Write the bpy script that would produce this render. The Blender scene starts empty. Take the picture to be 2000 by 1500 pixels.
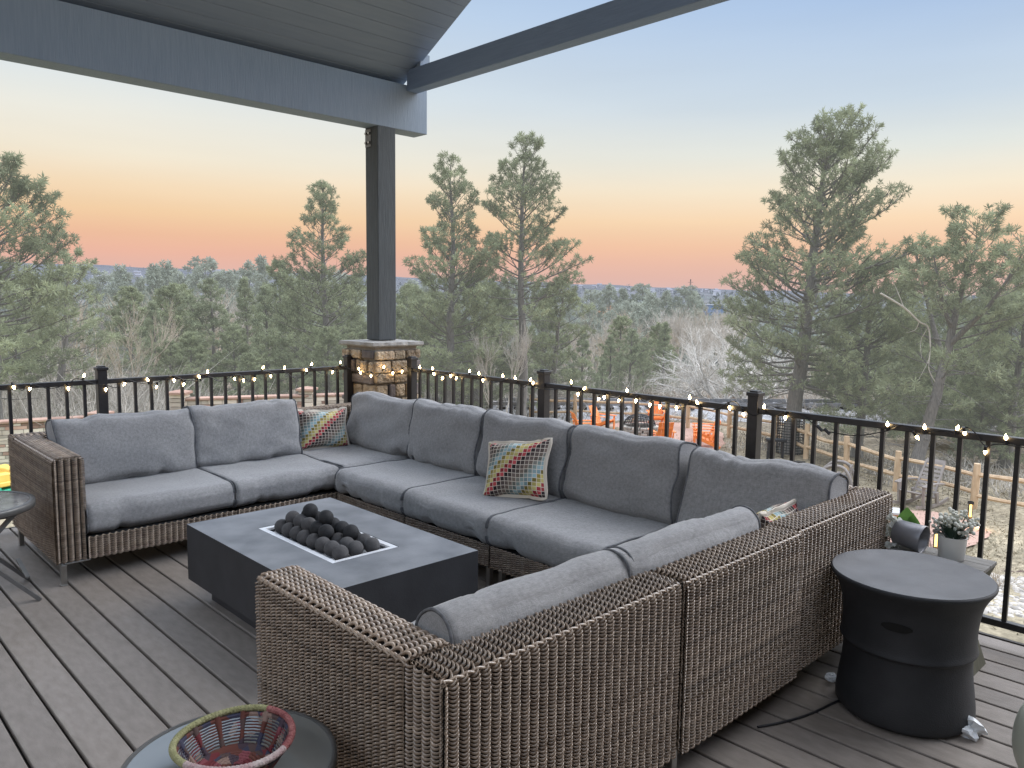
import bpy, bmesh, math, random
import numpy as np
from mathutils import Vector, Matrix
PI = math.pi
rad = math.radians
sc = bpy.context.scene
col = sc.collection
rng = np.random.default_rng(7)

# ------------------------------------------------------------------ camera frame (deck axes: X along the far rail, Y along the right rail)
H_EYE = 1.58
YAW, PITCH, ROLL, FPX = rad(46.1365), rad(6.0776), rad(0.6922), 1530.8
fw = np.array([math.cos(PITCH)*math.cos(YAW), math.cos(PITCH)*math.sin(YAW), -math.sin(PITCH)])
rt0 = np.array([math.sin(YAW), -math.cos(YAW), 0.])
up0 = np.cross(rt0, fw)
rt = math.cos(ROLL)*rt0+math.sin(ROLL)*up0
up = -math.sin(ROLL)*rt0+math.cos(ROLL)*up0
EYE = np.array([0, 0, H_EYE])
FH = np.array([math.cos(YAW), math.sin(YAW)])     # horizontal forward
RH = np.array([math.sin(YAW), -math.cos(YAW)])    # horizontal right

def ray(px, py):
    return (px-1000)/FPX*rt-(py-750)/FPX*up+fw

def on_z(px, py, z):
    d = ray(px, py); return EYE+(z-H_EYE)/d[2]*d

def on_x(px, py, x):
    d = ray(px, py); return EYE+x/d[0]*d

def on_y(px, py, y):
    d = ray(px, py); return EYE+y/d[1]*d

ANG = [-3.2, -.62, -.5, -.15, .24, .55, 3.2]
ELE = [.030, .034, .033, .0275, .0165, .009, .006]

def terrain(r, a):
    """ground height at distance r (m) and bearing a (radians, right of the view)"""
    z = np.interp(r, [0, 5, 34, 38, 60, 100, 200, 500, 900], [-3.0, -3.0, -3.58, -3.75, -5.6, -8.5, -13, -14, -8])
    e = np.interp(a, ANG, ELE)
    t = np.clip((r-600)/2200, 0, 1)
    far = H_EYE+e*r*(0.25+.75*t)+np.sin(a*23+r*.002)*3*t+np.sin(a*61)*2*t
    k = np.clip((r-500)/700, 0, 1)
    return z*(1-k)+far*k

def ra(x, y):
    d = x*FH[0]+y*FH[1]; l = x*RH[0]+y*RH[1]
    return math.hypot(x, y), math.atan2(l, d)

def gz(x, y):
    r, a = ra(x, y); return float(terrain(r, a))

TT = np.geomspace(3, 4000, 1400)

def ground(px, py):
    """where the sight line through this spot of the photograph meets the terrain"""
    d = ray(px, py); d = d/np.linalg.norm(d); hr = math.hypot(d[0], d[1]); a = math.atan2(d[0]*RH[0]+d[1]*RH[1], d[0]*FH[0]+d[1]*FH[1])
    i = int(np.argmax(H_EYE+TT*d[2] < terrain(TT*hr, a)))
    return EYE+TT[i]*d

def at(px, depth):
    """ground point under a spot at this depth along the view"""
    d = ray(px, 600); p = EYE+d*(depth/np.dot(d, np.array([FH[0], FH[1], 0])))
    return np.array([p[0], p[1], gz(p[0], p[1])])

def height_at(px, py, x, y):
    d = ray(px, py); t = math.hypot(x, y)/math.hypot(d[0], d[1]); return H_EYE+d[2]*t

# ------------------------------------------------------------------ materials
def new_mat(name):
    m = bpy.data.materials.new(name); m.use_nodes = True
    nt = m.node_tree; b = nt.nodes['Principled BSDF']
    return m, nt, b

def lin(c):
    return tuple(((x/255)/12.92 if x/255 <= .04045 else ((x/255+.055)/1.055)**2.4) for x in c)

def mat(name, c1, c2=None, rough=.7, scale=8, stretch=(1, 1, 1), bump=0, bscale=60, metal=0, spec=.5, tone=False, detail=5, bstretch=None, transl=0, bdist=.01, haze_glow=0):
    m, nt, b = new_mat(name); N = nt.nodes.new; L = nt.links.new
    c2 = c2 or c1
    tc = N('ShaderNodeTexCoord'); mp = N('ShaderNodeMapping'); mp.inputs['Scale'].default_value = stretch
    L(tc.outputs['Object'], mp.inputs[0])
    nz = N('ShaderNodeTexNoise'); nz.inputs['Scale'].default_value = scale; nz.inputs['Detail'].default_value = detail
    L(mp.outputs[0], nz.inputs['Vector'])
    cr = N('ShaderNodeValToRGB'); cr.color_ramp.elements[0].position = .3; cr.color_ramp.elements[1].position = .7
    cr.color_ramp.elements[0].color = (*c1, 1); cr.color_ramp.elements[1].color = (*c2, 1)
    L(nz.outputs['Fac'], cr.inputs[0])
    out = cr.outputs[0]
    if tone:
        at_ = N('ShaderNodeAttribute'); at_.attribute_name = 'tone'
        mx = N('ShaderNodeMix'); mx.data_type = 'RGBA'; mx.blend_type = 'MULTIPLY'; mx.inputs[0].default_value = 1
        mr = N('ShaderNodeMapRange'); mr.inputs[3].default_value = .45; mr.inputs[4].default_value = 1.55
        L(at_.outputs['Fac'], mr.inputs[0]); L(out, mx.inputs[6]); L(mr.outputs[0], mx.inputs[7]); out = mx.outputs[2]
    L(out, b.inputs['Base Color'])
    b.inputs['Roughness'].default_value = rough; b.inputs['Metallic'].default_value = metal
    b.inputs['Specular IOR Level'].default_value = spec
    if haze_glow: b.inputs['Emission Color'].default_value = (.60, .64, .62, 1); b.inputs['Emission Strength'].default_value = haze_glow  # weak surface glow standing in for haze in the air
    if bump:
        mp2 = N('ShaderNodeMapping'); mp2.inputs['Scale'].default_value = bstretch or stretch; L(tc.outputs['Object'], mp2.inputs[0])
        n2 = N('ShaderNodeTexNoise'); n2.inputs['Scale'].default_value = bscale; n2.inputs['Detail'].default_value = 4
        L(mp2.outputs[0], n2.inputs['Vector'])
        bp = N('ShaderNodeBump'); bp.inputs['Strength'].default_value = bump; bp.inputs['Distance'].default_value = bdist
        L(n2.outputs['Fac'], bp.inputs['Height']); L(bp.outputs[0], b.inputs['Normal'])
    if transl:
        tr = N('ShaderNodeBsdfTranslucent'); L(out, tr.inputs[0]); ms = N('ShaderNodeMixShader'); ms.inputs[0].default_value = transl
        o = nt.nodes['Material Output']; L(b.outputs[0], ms.inputs[1]); L(tr.outputs[0], ms.inputs[2]); L(ms.outputs[0], o.inputs[0])
    return m

def linen(name, c1, c2, vec='cloth'):
    """woven heather cloth: crossing thread streaks in colour and relief"""
    m, nt, b = new_mat(name); N = nt.nodes.new; L = nt.links.new
    tc = N('ShaderNodeAttribute'); tc.attribute_name = vec; outs = []
    for st in ((420, 55, 420), (55, 420, 55), (60, 60, 420)):
        mp = N('ShaderNodeMapping'); mp.inputs['Scale'].default_value = st; L(tc.outputs['Vector'], mp.inputs[0])
        nz = N('ShaderNodeTexNoise'); nz.inputs['Scale'].default_value = 1; nz.inputs['Detail'].default_value = 3; L(mp.outputs[0], nz.inputs['Vector']); outs.append(nz.outputs['Fac'])
    a = N('ShaderNodeMath'); a.operation = 'ADD'; L(outs[0], a.inputs[0]); L(outs[1], a.inputs[1])
    a2 = N('ShaderNodeMath'); a2.operation = 'ADD'; L(a.outputs[0], a2.inputs[0]); L(outs[2], a2.inputs[1])
    mr = N('ShaderNodeMapRange'); mr.inputs[1].default_value = 1.15; mr.inputs[2].default_value = 1.9; L(a2.outputs[0], mr.inputs[0])
    big = N('ShaderNodeTexNoise'); big.inputs['Scale'].default_value = 5; big.inputs['Detail'].default_value = 2; L(tc.outputs['Vector'], big.inputs['Vector'])
    cr = N('ShaderNodeValToRGB'); cr.color_ramp.elements[0].color = (*c1, 1); cr.color_ramp.elements[1].color = (*c2, 1); L(mr.outputs[0], cr.inputs[0])
    mx = N('ShaderNodeMix'); mx.data_type = 'RGBA'; mx.blend_type = 'MULTIPLY'; mx.inputs[0].default_value = 1
    m2 = N('ShaderNodeMapRange'); m2.inputs[1].default_value = .3; m2.inputs[2].default_value = .7; m2.inputs[3].default_value = .95; m2.inputs[4].default_value = 1.05
    L(big.outputs['Fac'], m2.inputs[0]); L(cr.outputs[0], mx.inputs[6]); L(m2.outputs[0], mx.inputs[7]); L(mx.outputs[2], b.inputs['Base Color'])
    b.inputs['Roughness'].default_value = .9; b.inputs['Specular IOR Level'].default_value = .25
    b.inputs['Sheen Weight'].default_value = .25; b.inputs['Sheen Roughness'].default_value = .5
    bp = N('ShaderNodeBump'); bp.inputs['Strength'].default_value = .35; bp.inputs['Distance'].default_value = .004
    L(a2.outputs[0], bp.inputs['Height']); L(bp.outputs[0], b.inputs['Normal'])
    return m

def checks(name):
    """woven cover: small square blocks on a pale grid, coloured in diagonal bands"""
    m, nt, b = new_mat(name); N = nt.nodes.new; L = nt.links.new
    def M(op, a, bb=None):
        n = N('ShaderNodeMath'); n.operation = op
        for i, v in enumerate((a, bb)):
            if v is None: continue
            if isinstance(v, (int, float)): n.inputs[i].default_value = v
            else: L(v, n.inputs[i])
        return n.outputs[0]
    uv = N('ShaderNodeAttribute'); uv.attribute_name = 'cloth'
    sp = N('ShaderNodeSeparateXYZ'); L(uv.outputs['Vector'], sp.inputs[0])
    u = M('MULTIPLY', sp.outputs[0], 17); v = M('MULTIPLY', sp.outputs[1], 15)
    fu = M('FRACT', u); fv = M('FRACT', v); iu = M('FLOOR', u); iv = M('FLOOR', v)
    s = M('SUBTRACT', iu, iv)
    k = M('DIVIDE', M('ADD', M('FLOORED_MODULO', s, 13.), .5), 13.)
    cr = N('ShaderNodeValToRGB'); cr.color_ramp.interpolation = 'CONSTANT'
    cols = [(150, 52, 58), (178, 74, 78), (58, 50, 50), (84, 72, 70), (108, 94, 88), (122, 108, 98), (118, 118, 110), (122, 138, 134), (146, 168, 170), (138, 164, 168), (134, 120, 62), (188, 174, 104), (196, 182, 116)]
    el = cr.color_ramp.elements
    el[0].position = 0; el[0].color = (*lin(cols[0]), 1); el[1].position = 1/13; el[1].color = (*lin(cols[1]), 1)
    for i in range(2, 13):
        e = el.new(i/13); e.color = (*lin(cols[i]), 1)
    L(k, cr.inputs[0])
    wn = N('ShaderNodeTexWhiteNoise'); wn.noise_dimensions = '2D'; cb = N('ShaderNodeCombineXYZ'); L(iu, cb.inputs[0]); L(iv, cb.inputs[1]); L(cb.outputs[0], wn.inputs['Vector'])
    mr = N('ShaderNodeMapRange'); mr.inputs[3].default_value = .55; mr.inputs[4].default_value = 1.15; L(wn.outputs[0], mr.inputs[0])
    mx = N('ShaderNodeMix'); mx.data_type = 'RGBA'; mx.blend_type = 'MULTIPLY'; mx.inputs[0].default_value = 1; L(cr.outputs[0], mx.inputs[6]); L(mr.outputs[0], mx.inputs[7])
    du = M('ABSOLUTE', M('SUBTRACT', fu, .5)); dv = M('ABSOLUTE', M('SUBTRACT', fv, .5)); g = M('GREATER_THAN', M('MAXIMUM', du, dv), .435)
    m2 = N('ShaderNodeMix'); m2.data_type = 'RGBA'; L(g, m2.inputs[0]); L(mx.outputs[2], m2.inputs[6]); m2.inputs[7].default_value = (*lin((205, 195, 180)), 1)
    L(m2.outputs[2], b.inputs['Base Color']); b.inputs['Roughness'].default_value = .9; b.inputs['Specular IOR Level'].default_value = .2
    bp = N('ShaderNodeBump'); bp.inputs['Strength'].default_value = .3; bp.inputs['Distance'].default_value = .003; bp.invert = True
    L(g, bp.inputs['Height']); L(bp.outputs[0], b.inputs['Normal'])
    return m

def emis(name, c, s):
    m, nt, b = new_mat(name); b.inputs['Base Color'].default_value = (*c, 1)
    b.inputs['Emission Color'].default_value = (*c, 1); b.inputs['Emission Strength'].default_value = s
    return m

def vcol_mat(name, rough=.95, n1=(.35, 1.5), scale=.6, bump=.4, spots=True):
    m, nt, b = new_mat(name); N = nt.nodes.new; L = nt.links.new
    a = N('ShaderNodeAttribute'); a.attribute_name = 'col'
    tc = N('ShaderNodeTexCoord')
    x = a.outputs['Color']
    for s_, lo, hi in ((scale, .72, 1.3), (scale*14, .6, 1.35), (scale*.02, .8, 1.2)):
        nz = N('ShaderNodeTexNoise'); nz.inputs['Scale'].default_value = s_; nz.inputs['Detail'].default_value = 6; L(tc.outputs['Object'], nz.inputs['Vector'])
        mr = N('ShaderNodeMapRange'); mr.inputs[1].default_value = .3; mr.inputs[2].default_value = .7; mr.inputs[3].default_value = lo; mr.inputs[4].default_value = hi; L(nz.outputs['Fac'], mr.inputs[0])
        mx = N('ShaderNodeMix'); mx.data_type = 'RGBA'; mx.blend_type = 'MULTIPLY'; mx.inputs[0].default_value = 1
        L(x, mx.inputs[6]); L(mr.outputs[0], mx.inputs[7]); x = mx.outputs[2]
    L(x, b.inputs['Base Color']); b.inputs['Roughness'].default_value = rough; b.inputs['Specular IOR Level'].default_value = .1
    nz = N('ShaderNodeTexNoise'); nz.inputs['Scale'].default_value = 14; nz.inputs['Detail'].default_value = 4; L(tc.outputs['Object'], nz.inputs['Vector'])
    bp = N('ShaderNodeBump'); bp.inputs['Strength'].default_value = bump; bp.inputs['Distance'].default_value = .06; L(nz.outputs['Fac'], bp.inputs['Height']); L(bp.outputs[0], b.inputs['Normal'])
    return m

MT = {}
MT['wicker'] = mat('wicker_resin', (.19, .134, .093), (.312, .241, .179), rough=.25, scale=25, tone=True, spec=.95)
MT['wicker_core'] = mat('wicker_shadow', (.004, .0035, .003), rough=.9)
MT['linen'] = linen('charcoal_linen', (.188, .186, .185), (.305, .30, .298))
MT['piping'] = mat('charcoal_piping', (.07, .072, .078), (.13, .133, .14), rough=.9, scale=60)
MT['checks'] = checks('block_weave')
MT['steel'] = mat('brushed_steel', (.32, .31, .29), (.42, .41, .39), rough=.35, metal=1, scale=30)
MT['tray'] = mat('tray_steel', (.78, .79, .81), (.86, .87, .88), rough=.3, metal=.25, scale=20)
MT['black'] = mat('black_powder_coat', (.012, .012, .014), (.02, .02, .023), rough=.4, scale=40, bump=.05, bscale=300)
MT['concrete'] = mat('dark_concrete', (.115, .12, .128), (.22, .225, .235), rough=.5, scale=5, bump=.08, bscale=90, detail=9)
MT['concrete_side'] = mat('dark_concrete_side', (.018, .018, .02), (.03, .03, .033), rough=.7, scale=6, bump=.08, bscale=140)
MT['ball'] = mat('ceramic_ball', (.048, .046, .047), (.082, .079, .079), rough=.85, scale=30, bump=.15, bscale=160, tone=True)
MT['ball_soot'] = mat('sooty_ball', (.008, .008, .009), (.022, .022, .024), rough=.8, scale=30, bump=.15, bscale=160)
MT['deck'] = mat('composite_deck', (.185, .158, .134), (.24, .208, .181), rough=.6, scale=5, stretch=(7, 2.4, 1), bump=.22, bscale=16, bstretch=(26, 2, 1), tone=True, detail=8)
MT['fascia'] = mat('deck_fascia', (.05, .045, .04), rough=.8)
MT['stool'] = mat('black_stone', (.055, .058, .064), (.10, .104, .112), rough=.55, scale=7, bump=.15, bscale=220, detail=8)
MT['stoolside_shade'] = mat('black_stone_shaded_side', (.014, .015, .017), (.024, .025, .028), rough=.65, scale=9, bump=.15, bscale=220, detail=8)  # same stone darkened on the sides in place of shade
MT['wood_dark'] = mat('flare_tinted_timber', (.20, .245, .295), (.235, .282, .335), rough=.7, scale=4, stretch=(20, 20, 1), bump=.3, bscale=6, bstretch=(40, 40, 2))  # blue of the lens flare put into the timber colour
MT['post'] = mat('stained_post', (.05, .056, .058), (.082, .09, .092), rough=.75, scale=4, stretch=(24, 24, 1), bump=.4, bscale=6, bstretch=(40, 40, 2))
MT['ceiling'] = mat('ceiling_boards', (.20, .245, .30), (.225, .27, .325), rough=.6, scale=3, stretch=(1, 12, 1), tone=True)  # boards coloured bluish to carry the lens flare
MT['stone'] = mat('ledge_stone', (.26, .19, .125), (.42, .33, .22), rough=.85, scale=9, bump=1, bscale=26, tone=True, detail=8, bdist=.05)
MT['stone_dark'] = mat('ledge_stone_dark', (.10, .085, .08), (.19, .16, .145), rough=.85, scale=9, bump=.7, bscale=22, tone=True, detail=8, bdist=.02)
MT['mortar'] = mat('mortar', (.26, .235, .2), (.33, .30, .26), rough=.95, scale=30, bump=.5, bscale=60)
MT['cap'] = mat('cap_stone', (.23, .218, .20), (.36, .345, .32), rough=.85, scale=12, bump=.6, bscale=30)
MT['glass'] = mat('grey_glass', (.16, .165, .155), (.21, .215, .20), rough=.05, scale=3, spec=.8)
MT['bistro_top'] = mat('mottled_slate_top', (.12, .115, .11), (.26, .255, .25), rough=.12, scale=14, spec=.8)
MT['frame_grey'] = mat('grey_metal_frame', (.12, .12, .115), (.17, .165, .16), rough=.45, metal=.5, scale=20)
MT['needles'] = mat('pine_needles', (.19, .212, .122), (.275, .295, .18), rough=.7, scale=1.2, tone=True, spec=.15, transl=.3, haze_glow=.13)
MT['needles_blue'] = mat('pine_needles_cool', (.185, .21, .125), (.26, .28, .175), rough=.7, scale=1.2, tone=True, spec=.15, transl=.3, haze_glow=.15)
MT['needles_far'] = mat('pine_needles_hazy', (.22, .245, .20), (.28, .30, .25), rough=.9, scale=.4, tone=True, spec=.0, transl=.3, haze_glow=.225)
MT['bark'] = mat('pine_bark', (.10, .09, .082), (.20, .178, .16), rough=.95, scale=10, stretch=(3, 3, .7), bump=.9, bscale=14, bstretch=(3, 3, .6), bdist=.03, haze_glow=.08)
MT['bark_far'] = mat('pine_bark_hazy', (.16, .15, .14), (.22, .21, .2), rough=.95, scale=6, haze_glow=.14)
MT['bare'] = mat('bare_grey_wood', (.36, .325, .28), (.52, .475, .41), rough=.9, scale=3, haze_glow=.06)
MT['bare_tan'] = mat('bare_tan_wood', (.35, .285, .21), (.47, .395, .30), rough=.9, scale=3, haze_glow=.06)
MT['brush'] = mat('dry_brush', (.29, .26, .22), (.44, .40, .34), rough=.95, scale=.8, tone=True, haze_glow=.07)
MT['brush_red'] = mat('rusty_brush', (.27, .20, .15), (.36, .28, .21), rough=.95, scale=.8, tone=True, haze_glow=.05)
MT['ground'] = vcol_mat('dry_ground')
MT['turf'] = mat('green_turf', (.10, .19, .045), (.16, .27, .07), rough=.95, scale=30, bump=.5, bscale=120)
MT['red_gravel'] = mat('red_gravel', (.33, .20, .155), (.47, .32, .255), rough=.95, scale=20, bump=.6, bscale=50)
MT['ballast'] = mat('grey_ballast', (.20, .20, .205), (.42, .42, .425), rough=.95, scale=7, bump=.9, bscale=8, detail=9, bdist=.1)
MT['pebble'] = mat('white_pebble', (.30, .275, .24), (.47, .435, .385), rough=.8, scale=9, tone=True)
MT['mulch'] = mat('dark_mulch', (.055, .035, .03), (.11, .07, .055), rough=.95, scale=30, bump=.8, bscale=60)
MT['orange'] = mat('orange_polymer', (.86, .24, .05), (.92, .29, .075), rough=.5, scale=5)
MT['brown_plastic'] = mat('taupe_plastic', (.21, .185, .165), (.27, .24, .215), rough=.5, scale=5)
MT['fence'] = mat('split_cedar', (.44, .31, .19), (.62, .47, .31), rough=.85, scale=3, stretch=(4, 4, 1), bump=.6, bscale=12)
MT['rail_steel'] = mat('rail_steel', (.28, .28, .29), (.4, .4, .41), rough=.5, metal=.5)
MT['yard_wall_a'] = mat('buff_stone', (.42, .36, .285), (.56, .49, .40), rough=.9, scale=3, tone=True, bump=.5, bscale=12)
MT['yard_wall_b'] = mat('red_sandstone', (.30, .185, .14), (.42, .28, .215), rough=.9, scale=3, tone=True, bump=.5, bscale=12)
MT['white'] = mat('white_glaze', (.68, .67, .64), (.75, .74, .71), rough=.45, scale=9)
MT['petal'] = mat('white_petal', (.75, .76, .72), (.82, .83, .78), rough=.6, scale=20, transl=.3)
MT['berry'] = mat('pale_berry', (.55, .55, .48), (.68, .68, .6), rough=.7, scale=60, bump=.3, bscale=300)
MT['leaf'] = mat('broad_leaf', (.11, .24, .05), (.15, .31, .07), rough=.45, scale=12, transl=.25)
MT['leaf_dark'] = mat('dark_leaf', (.025, .05, .035), (.05, .085, .06), rough=.5, scale=12)
MT['pot_grey'] = mat('grey_metal_pot', (.20, .20, .215), (.28, .28, .30), rough=.4, scale=9, metal=.3)
MT['weathered'] = mat('weathered_wood', (.17, .16, .145), (.27, .26, .24), rough=.8, scale=4, stretch=(14, 1.5, 14), bump=.35, bscale=12, bstretch=(20, 2, 20))
MT['olive_wood'] = mat('olive_wood', (.075, .072, .045), (.11, .105, .07), rough=.8, scale=4, stretch=(10, 10, 2))
MT['plastic_bag'] = mat('clear_wrap', (.6, .62, .64), (.75, .77, .78), rough=.3, scale=20, bump=.5, bscale=40)
MT['cream'] = mat('sage_glaze', (.50, .52, .43), (.56, .58, .49), rough=.4, scale=5)
MT['yellow'] = mat('yellow_plastic', (.8, .52, .10), (.85, .58, .14), rough=.4)
MT['teal'] = mat('green_plastic', (.03, .45, .27), (.04, .5, .31), rough=.4)
MT['warm_bulb'] = emis('warm_bulb', (1, .70, .34), 42)
MT['warm_core'] = emis('warm_path_light', (1, .62, .2), 2.2)
MT['cedar_orange'] = mat('cedar_board', (.42, .22, .10), (.52, .29, .14), rough=.8, scale=6)
MT['slate'] = mat('grey_slab', (.36, .36, .35), (.46, .46, .45), rough=.8, scale=6)
MT['iron'] = mat('black_iron', (.02, .02, .021), (.04, .04, .04), rough=.6, scale=20)
MT['rubble'] = mat('pit_stone', (.25, .23, .20), (.4, .37, .32), rough=.9, scale=6, bump=.8, bscale=14, tone=True)
MT['brick'] = mat('red_paver', (.45, .24, .17), (.55, .32, .23), rough=.9, scale=12)
MT['yellow_rope'] = mat('green_rope', (.20, .195, .085), (.32, .31, .165), rough=.9, scale=40, bump=.6, bscale=200)
MT['pink_rope'] = mat('pink_rope', (.34, .22, .22), (.52, .46, .43), rough=.9, scale=25, bump=.6, bscale=200)
MT['hill_house'] = mat('far_house_wall', (.36, .36, .38), (.48, .48, .50), rough=.9, scale=.01)
MT['hill_roof'] = mat('far_house_roof', (.20, .205, .235), rough=.9)
MT['blue_glass'] = mat('blue_cladding', (.13, .20, .32), (.22, .30, .42), rough=.4, scale=.2)
MT['far_orange'] = mat('far_tan_brick', (.50, .30, .19), (.56, .36, .24), rough=.9)
MT['far_white'] = mat('far_white_wall', (.56, .58, .62), rough=.8)
MT['far_turq'] = mat('far_turquoise', (.12, .36, .46), rough=.7)

def rag_mat():
    m, nt, b = new_mat('rag_weave'); N = nt.nodes.new; L = nt.links.new
    tc = N('ShaderNodeTexCoord'); nz = N('ShaderNodeTexVoronoi'); nz.inputs['Scale'].default_value = 42; L(tc.outputs['Object'], nz.inputs['Vector'])
    sp = N('ShaderNodeSeparateColor'); L(nz.outputs['Color'], sp.inputs[0])
    cr = N('ShaderNodeValToRGB'); cr.color_ramp.interpolation = 'CONSTANT'; el = cr.color_ramp.elements
    cs = [(.13, .02, .025), (.11, .035, .025), (.05, .032, .045), (.04, .04, .07), (.19, .05, .06), (.24, .16, .13), (.08, .05, .045)]
    el[0].color = (*cs[0], 1); el[1].color = (*cs[1], 1); el[1].position = 1/7
    for i in range(2, 7): e = el.new(i/7); e.color = (*cs[i], 1)
    L(sp.outputs[0], cr.inputs[0]); L(cr.outputs[0], b.inputs['Base Color']); b.inputs['Roughness'].default_value = .9
    return m
MT['rag'] = rag_mat()

# ------------------------------------------------------------------ mesh building
ORG = {}

class G:
    def __init__(s): s.V = []; s.F = []; s.M = []; s.T = []; s.n = 0; s.uv = []; s.C = []
    def add(s, V, F, mi=0, tone=.5, uv=None, colr=None):
        V = np.asarray(V, float).reshape(-1, 3); F = np.asarray(F, np.int64)
        s.V.append(V); s.F.append(F+s.n); s.M.append(np.full(len(F), mi)); s.T.append(np.broadcast_to(np.asarray(tone, float), (len(V),)).copy())
        s.uv.append(np.zeros((len(V), 3)) if uv is None else uv); s.C.append(np.zeros((len(V), 4)) if colr is None else colr)
        s.n += len(V); return s
    def box(s, c, d, rot=0, mi=0, tone=.5, M=None):
        """box centred at c with full size d, turned by rot about z (or by matrix M)"""
        sx, sy, sz = np.array(d)/2
        V = np.array([[x*sx, y*sy, z*sz] for x in (-1, 1) for y in (-1, 1) for z in (-1, 1)])
        if M is not None: V = V@np.asarray(M).T
        elif rot: ca, sa = math.cos(rot), math.sin(rot); V = V@np.array([[ca, sa, 0], [-sa, ca, 0], [0, 0, 1]])
        return s.add(V+np.array(c), [[0, 1, 3, 2], [4, 6, 7, 5], [0, 4, 5, 1], [2, 3, 7, 6], [0, 2, 6, 4], [1, 5, 7, 3]], mi, tone)
    def bar(s, a, b, w, t, mi=0, tone=.5, upv=(0, 0, 1)):
        a = np.array(a, float); b = np.array(b, float); d = b-a; L = np.linalg.norm(d); d = d/L
        u = np.cross(np.array(upv, float), d)
        if np.linalg.norm(u) < 1e-4: u = np.array([1., 0, 0])
        u /= np.linalg.norm(u); v = np.cross(d, u)
        return s.box((a+b)/2, (L, w, t), mi=mi, tone=tone, M=np.stack([d, u, v], 1))
    def tube(s, P, R, sides=6, mi=0, tone=.5, caps=True, closed=False):
        P = np.asarray(P, float); n = len(P); R = np.broadcast_to(np.asarray(R, float), (n,))
        T = np.gradient(P, axis=0) if not closed else np.roll(P, -1, 0)-np.roll(P, 1, 0)
        T /= (np.linalg.norm(T, axis=1, keepdims=True)+1e-9)
        ref = np.array([0, 0, 1.]) if abs(T[:, 2].mean()) < .8 else np.array([1., 0, 0])
        A = np.cross(T, ref); A /= (np.linalg.norm(A, axis=1, keepdims=True)+1e-9); B = np.cross(T, A)
        th = np.arange(sides)*2*PI/sides
        V = P[:, None]+R[:, None, None]*(np.cos(th)[None, :, None]*A[:, None]+np.sin(th)[None, :, None]*B[:, None])
        i = np.arange(n if closed else n-1)[:, None]; j = np.arange(sides)[None]; i2 = (i+1) % n; j2 = (j+1) % sides
        F = np.stack([i*sides+j, i*sides+j2, i2*sides+j2, i2*sides+j], -1).reshape(-1, 4)
        tn = tone if np.ndim(tone) == 0 else np.repeat(tone, sides)
        s.add(V.reshape(-1, 3), F, mi, tn)
        if caps and not closed:
            for e in (0, n-1):
                VV = np.vstack([V[e], P[e][None]]); k = np.arange(sides)
                FF = np.stack([k, (k+1) % sides, np.full(sides, sides)], -1)
                s.add(VV, FF if e else FF[:, ::-1], mi, tone if np.ndim(tone) == 0 else tone[e])
        return s
    def lathe(s, prof, c=(0, 0, 0), seg=32, mi=0, M=None, tone=.5):
        prof = np.array(prof, float); n = len(prof); th = np.arange(seg)*2*PI/seg
        V = np.stack([prof[:, 0:1]*np.cos(th), prof[:, 0:1]*np.sin(th), np.repeat(prof[:, 1:2], seg, 1)], -1).reshape(-1, 3)
        if M is not None: V = V@np.asarray(M).T
        i = np.arange(n-1)[:, None]; j = np.arange(seg)[None]; j2 = (j+1) % seg
        F = np.stack([i*seg+j, i*seg+j2, (i+1)*seg+j2, (i+1)*seg+j], -1).reshape(-1, 4)
        return s.add(V+np.array(c), F, mi, tone)
    def ball(s, c, r, seg=16, rings=10, mi=0, sc3=(1, 1, 1), tone=.5):
        a = np.linspace(0, PI, rings+1); pr = np.stack([np.sin(a)*r, -np.cos(a)*r], 1); pr[0, 0] = pr[-1, 0] = 1e-5
        return s.lathe(pr, c, seg, mi, M=np.diag(sc3), tone=tone)
    def build(s, name, mats, parent=None, smooth=False, bevel=0, bseg=2, uv=False, colr=False, top=None, tone=True):
        V = np.concatenate(s.V)
        if parent is not None: V = V-ORG.get(parent.name, np.zeros(3))
        elif top is not None: V = V-np.array(top)
        me = bpy.data.meshes.new(name)
        lens = np.concatenate([np.full(len(f), f.shape[1]) for f in s.F]); flat = np.concatenate([f.ravel() for f in s.F])
        me.vertices.add(len(V)); me.vertices.foreach_set('co', V.ravel())
        me.loops.add(len(flat)); me.loops.foreach_set('vertex_index', flat)
        me.polygons.add(len(lens)); st = np.concatenate([[0], np.cumsum(lens)[:-1]])
        me.polygons.foreach_set('loop_start', st); me.polygons.foreach_set('loop_total', lens)
        me.polygons.foreach_set('material_index', np.concatenate(s.M))
        me.polygons.foreach_set('use_smooth', np.full(len(lens), smooth))
        if tone:
            a = me.attributes.new('tone', 'FLOAT', 'POINT'); a.data.foreach_set('value', np.concatenate(s.T))
        if uv:
            a = me.attributes.new('cloth', 'FLOAT_VECTOR', 'POINT'); a.data.foreach_set('vector', np.concatenate(s.uv).ravel())
        if colr:
            a = me.attributes.new('col', 'FLOAT_COLOR', 'POINT'); a.data.foreach_set('color', np.concatenate(s.C).ravel())
        me.update(calc_edges=True); me.validate()
        for m in (mats if isinstance(mats, (list, tuple)) else [mats]): me.materials.append(MT[m] if isinstance(m, str) else m)
        o = bpy.data.objects.new(name, me); col.objects.link(o)
        if parent is not None:
            o.parent = parent; ORG[o.name] = ORG.get(parent.name, np.zeros(3))
        elif top is not None:
            o.location = top; ORG[o.name] = np.array(top, float)
        if bevel:
            b = o.modifiers.new('bevel', 'BEVEL'); b.width = bevel; b.segments = bseg; b.limit_method = 'ANGLE'
        return o

def tag(o, label, cat, group=None, kind=None):
    if label: o['label'] = label
    if cat: o['category'] = cat
    if group: o['group'] = group
    if kind: o['kind'] = kind
    return o

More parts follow.
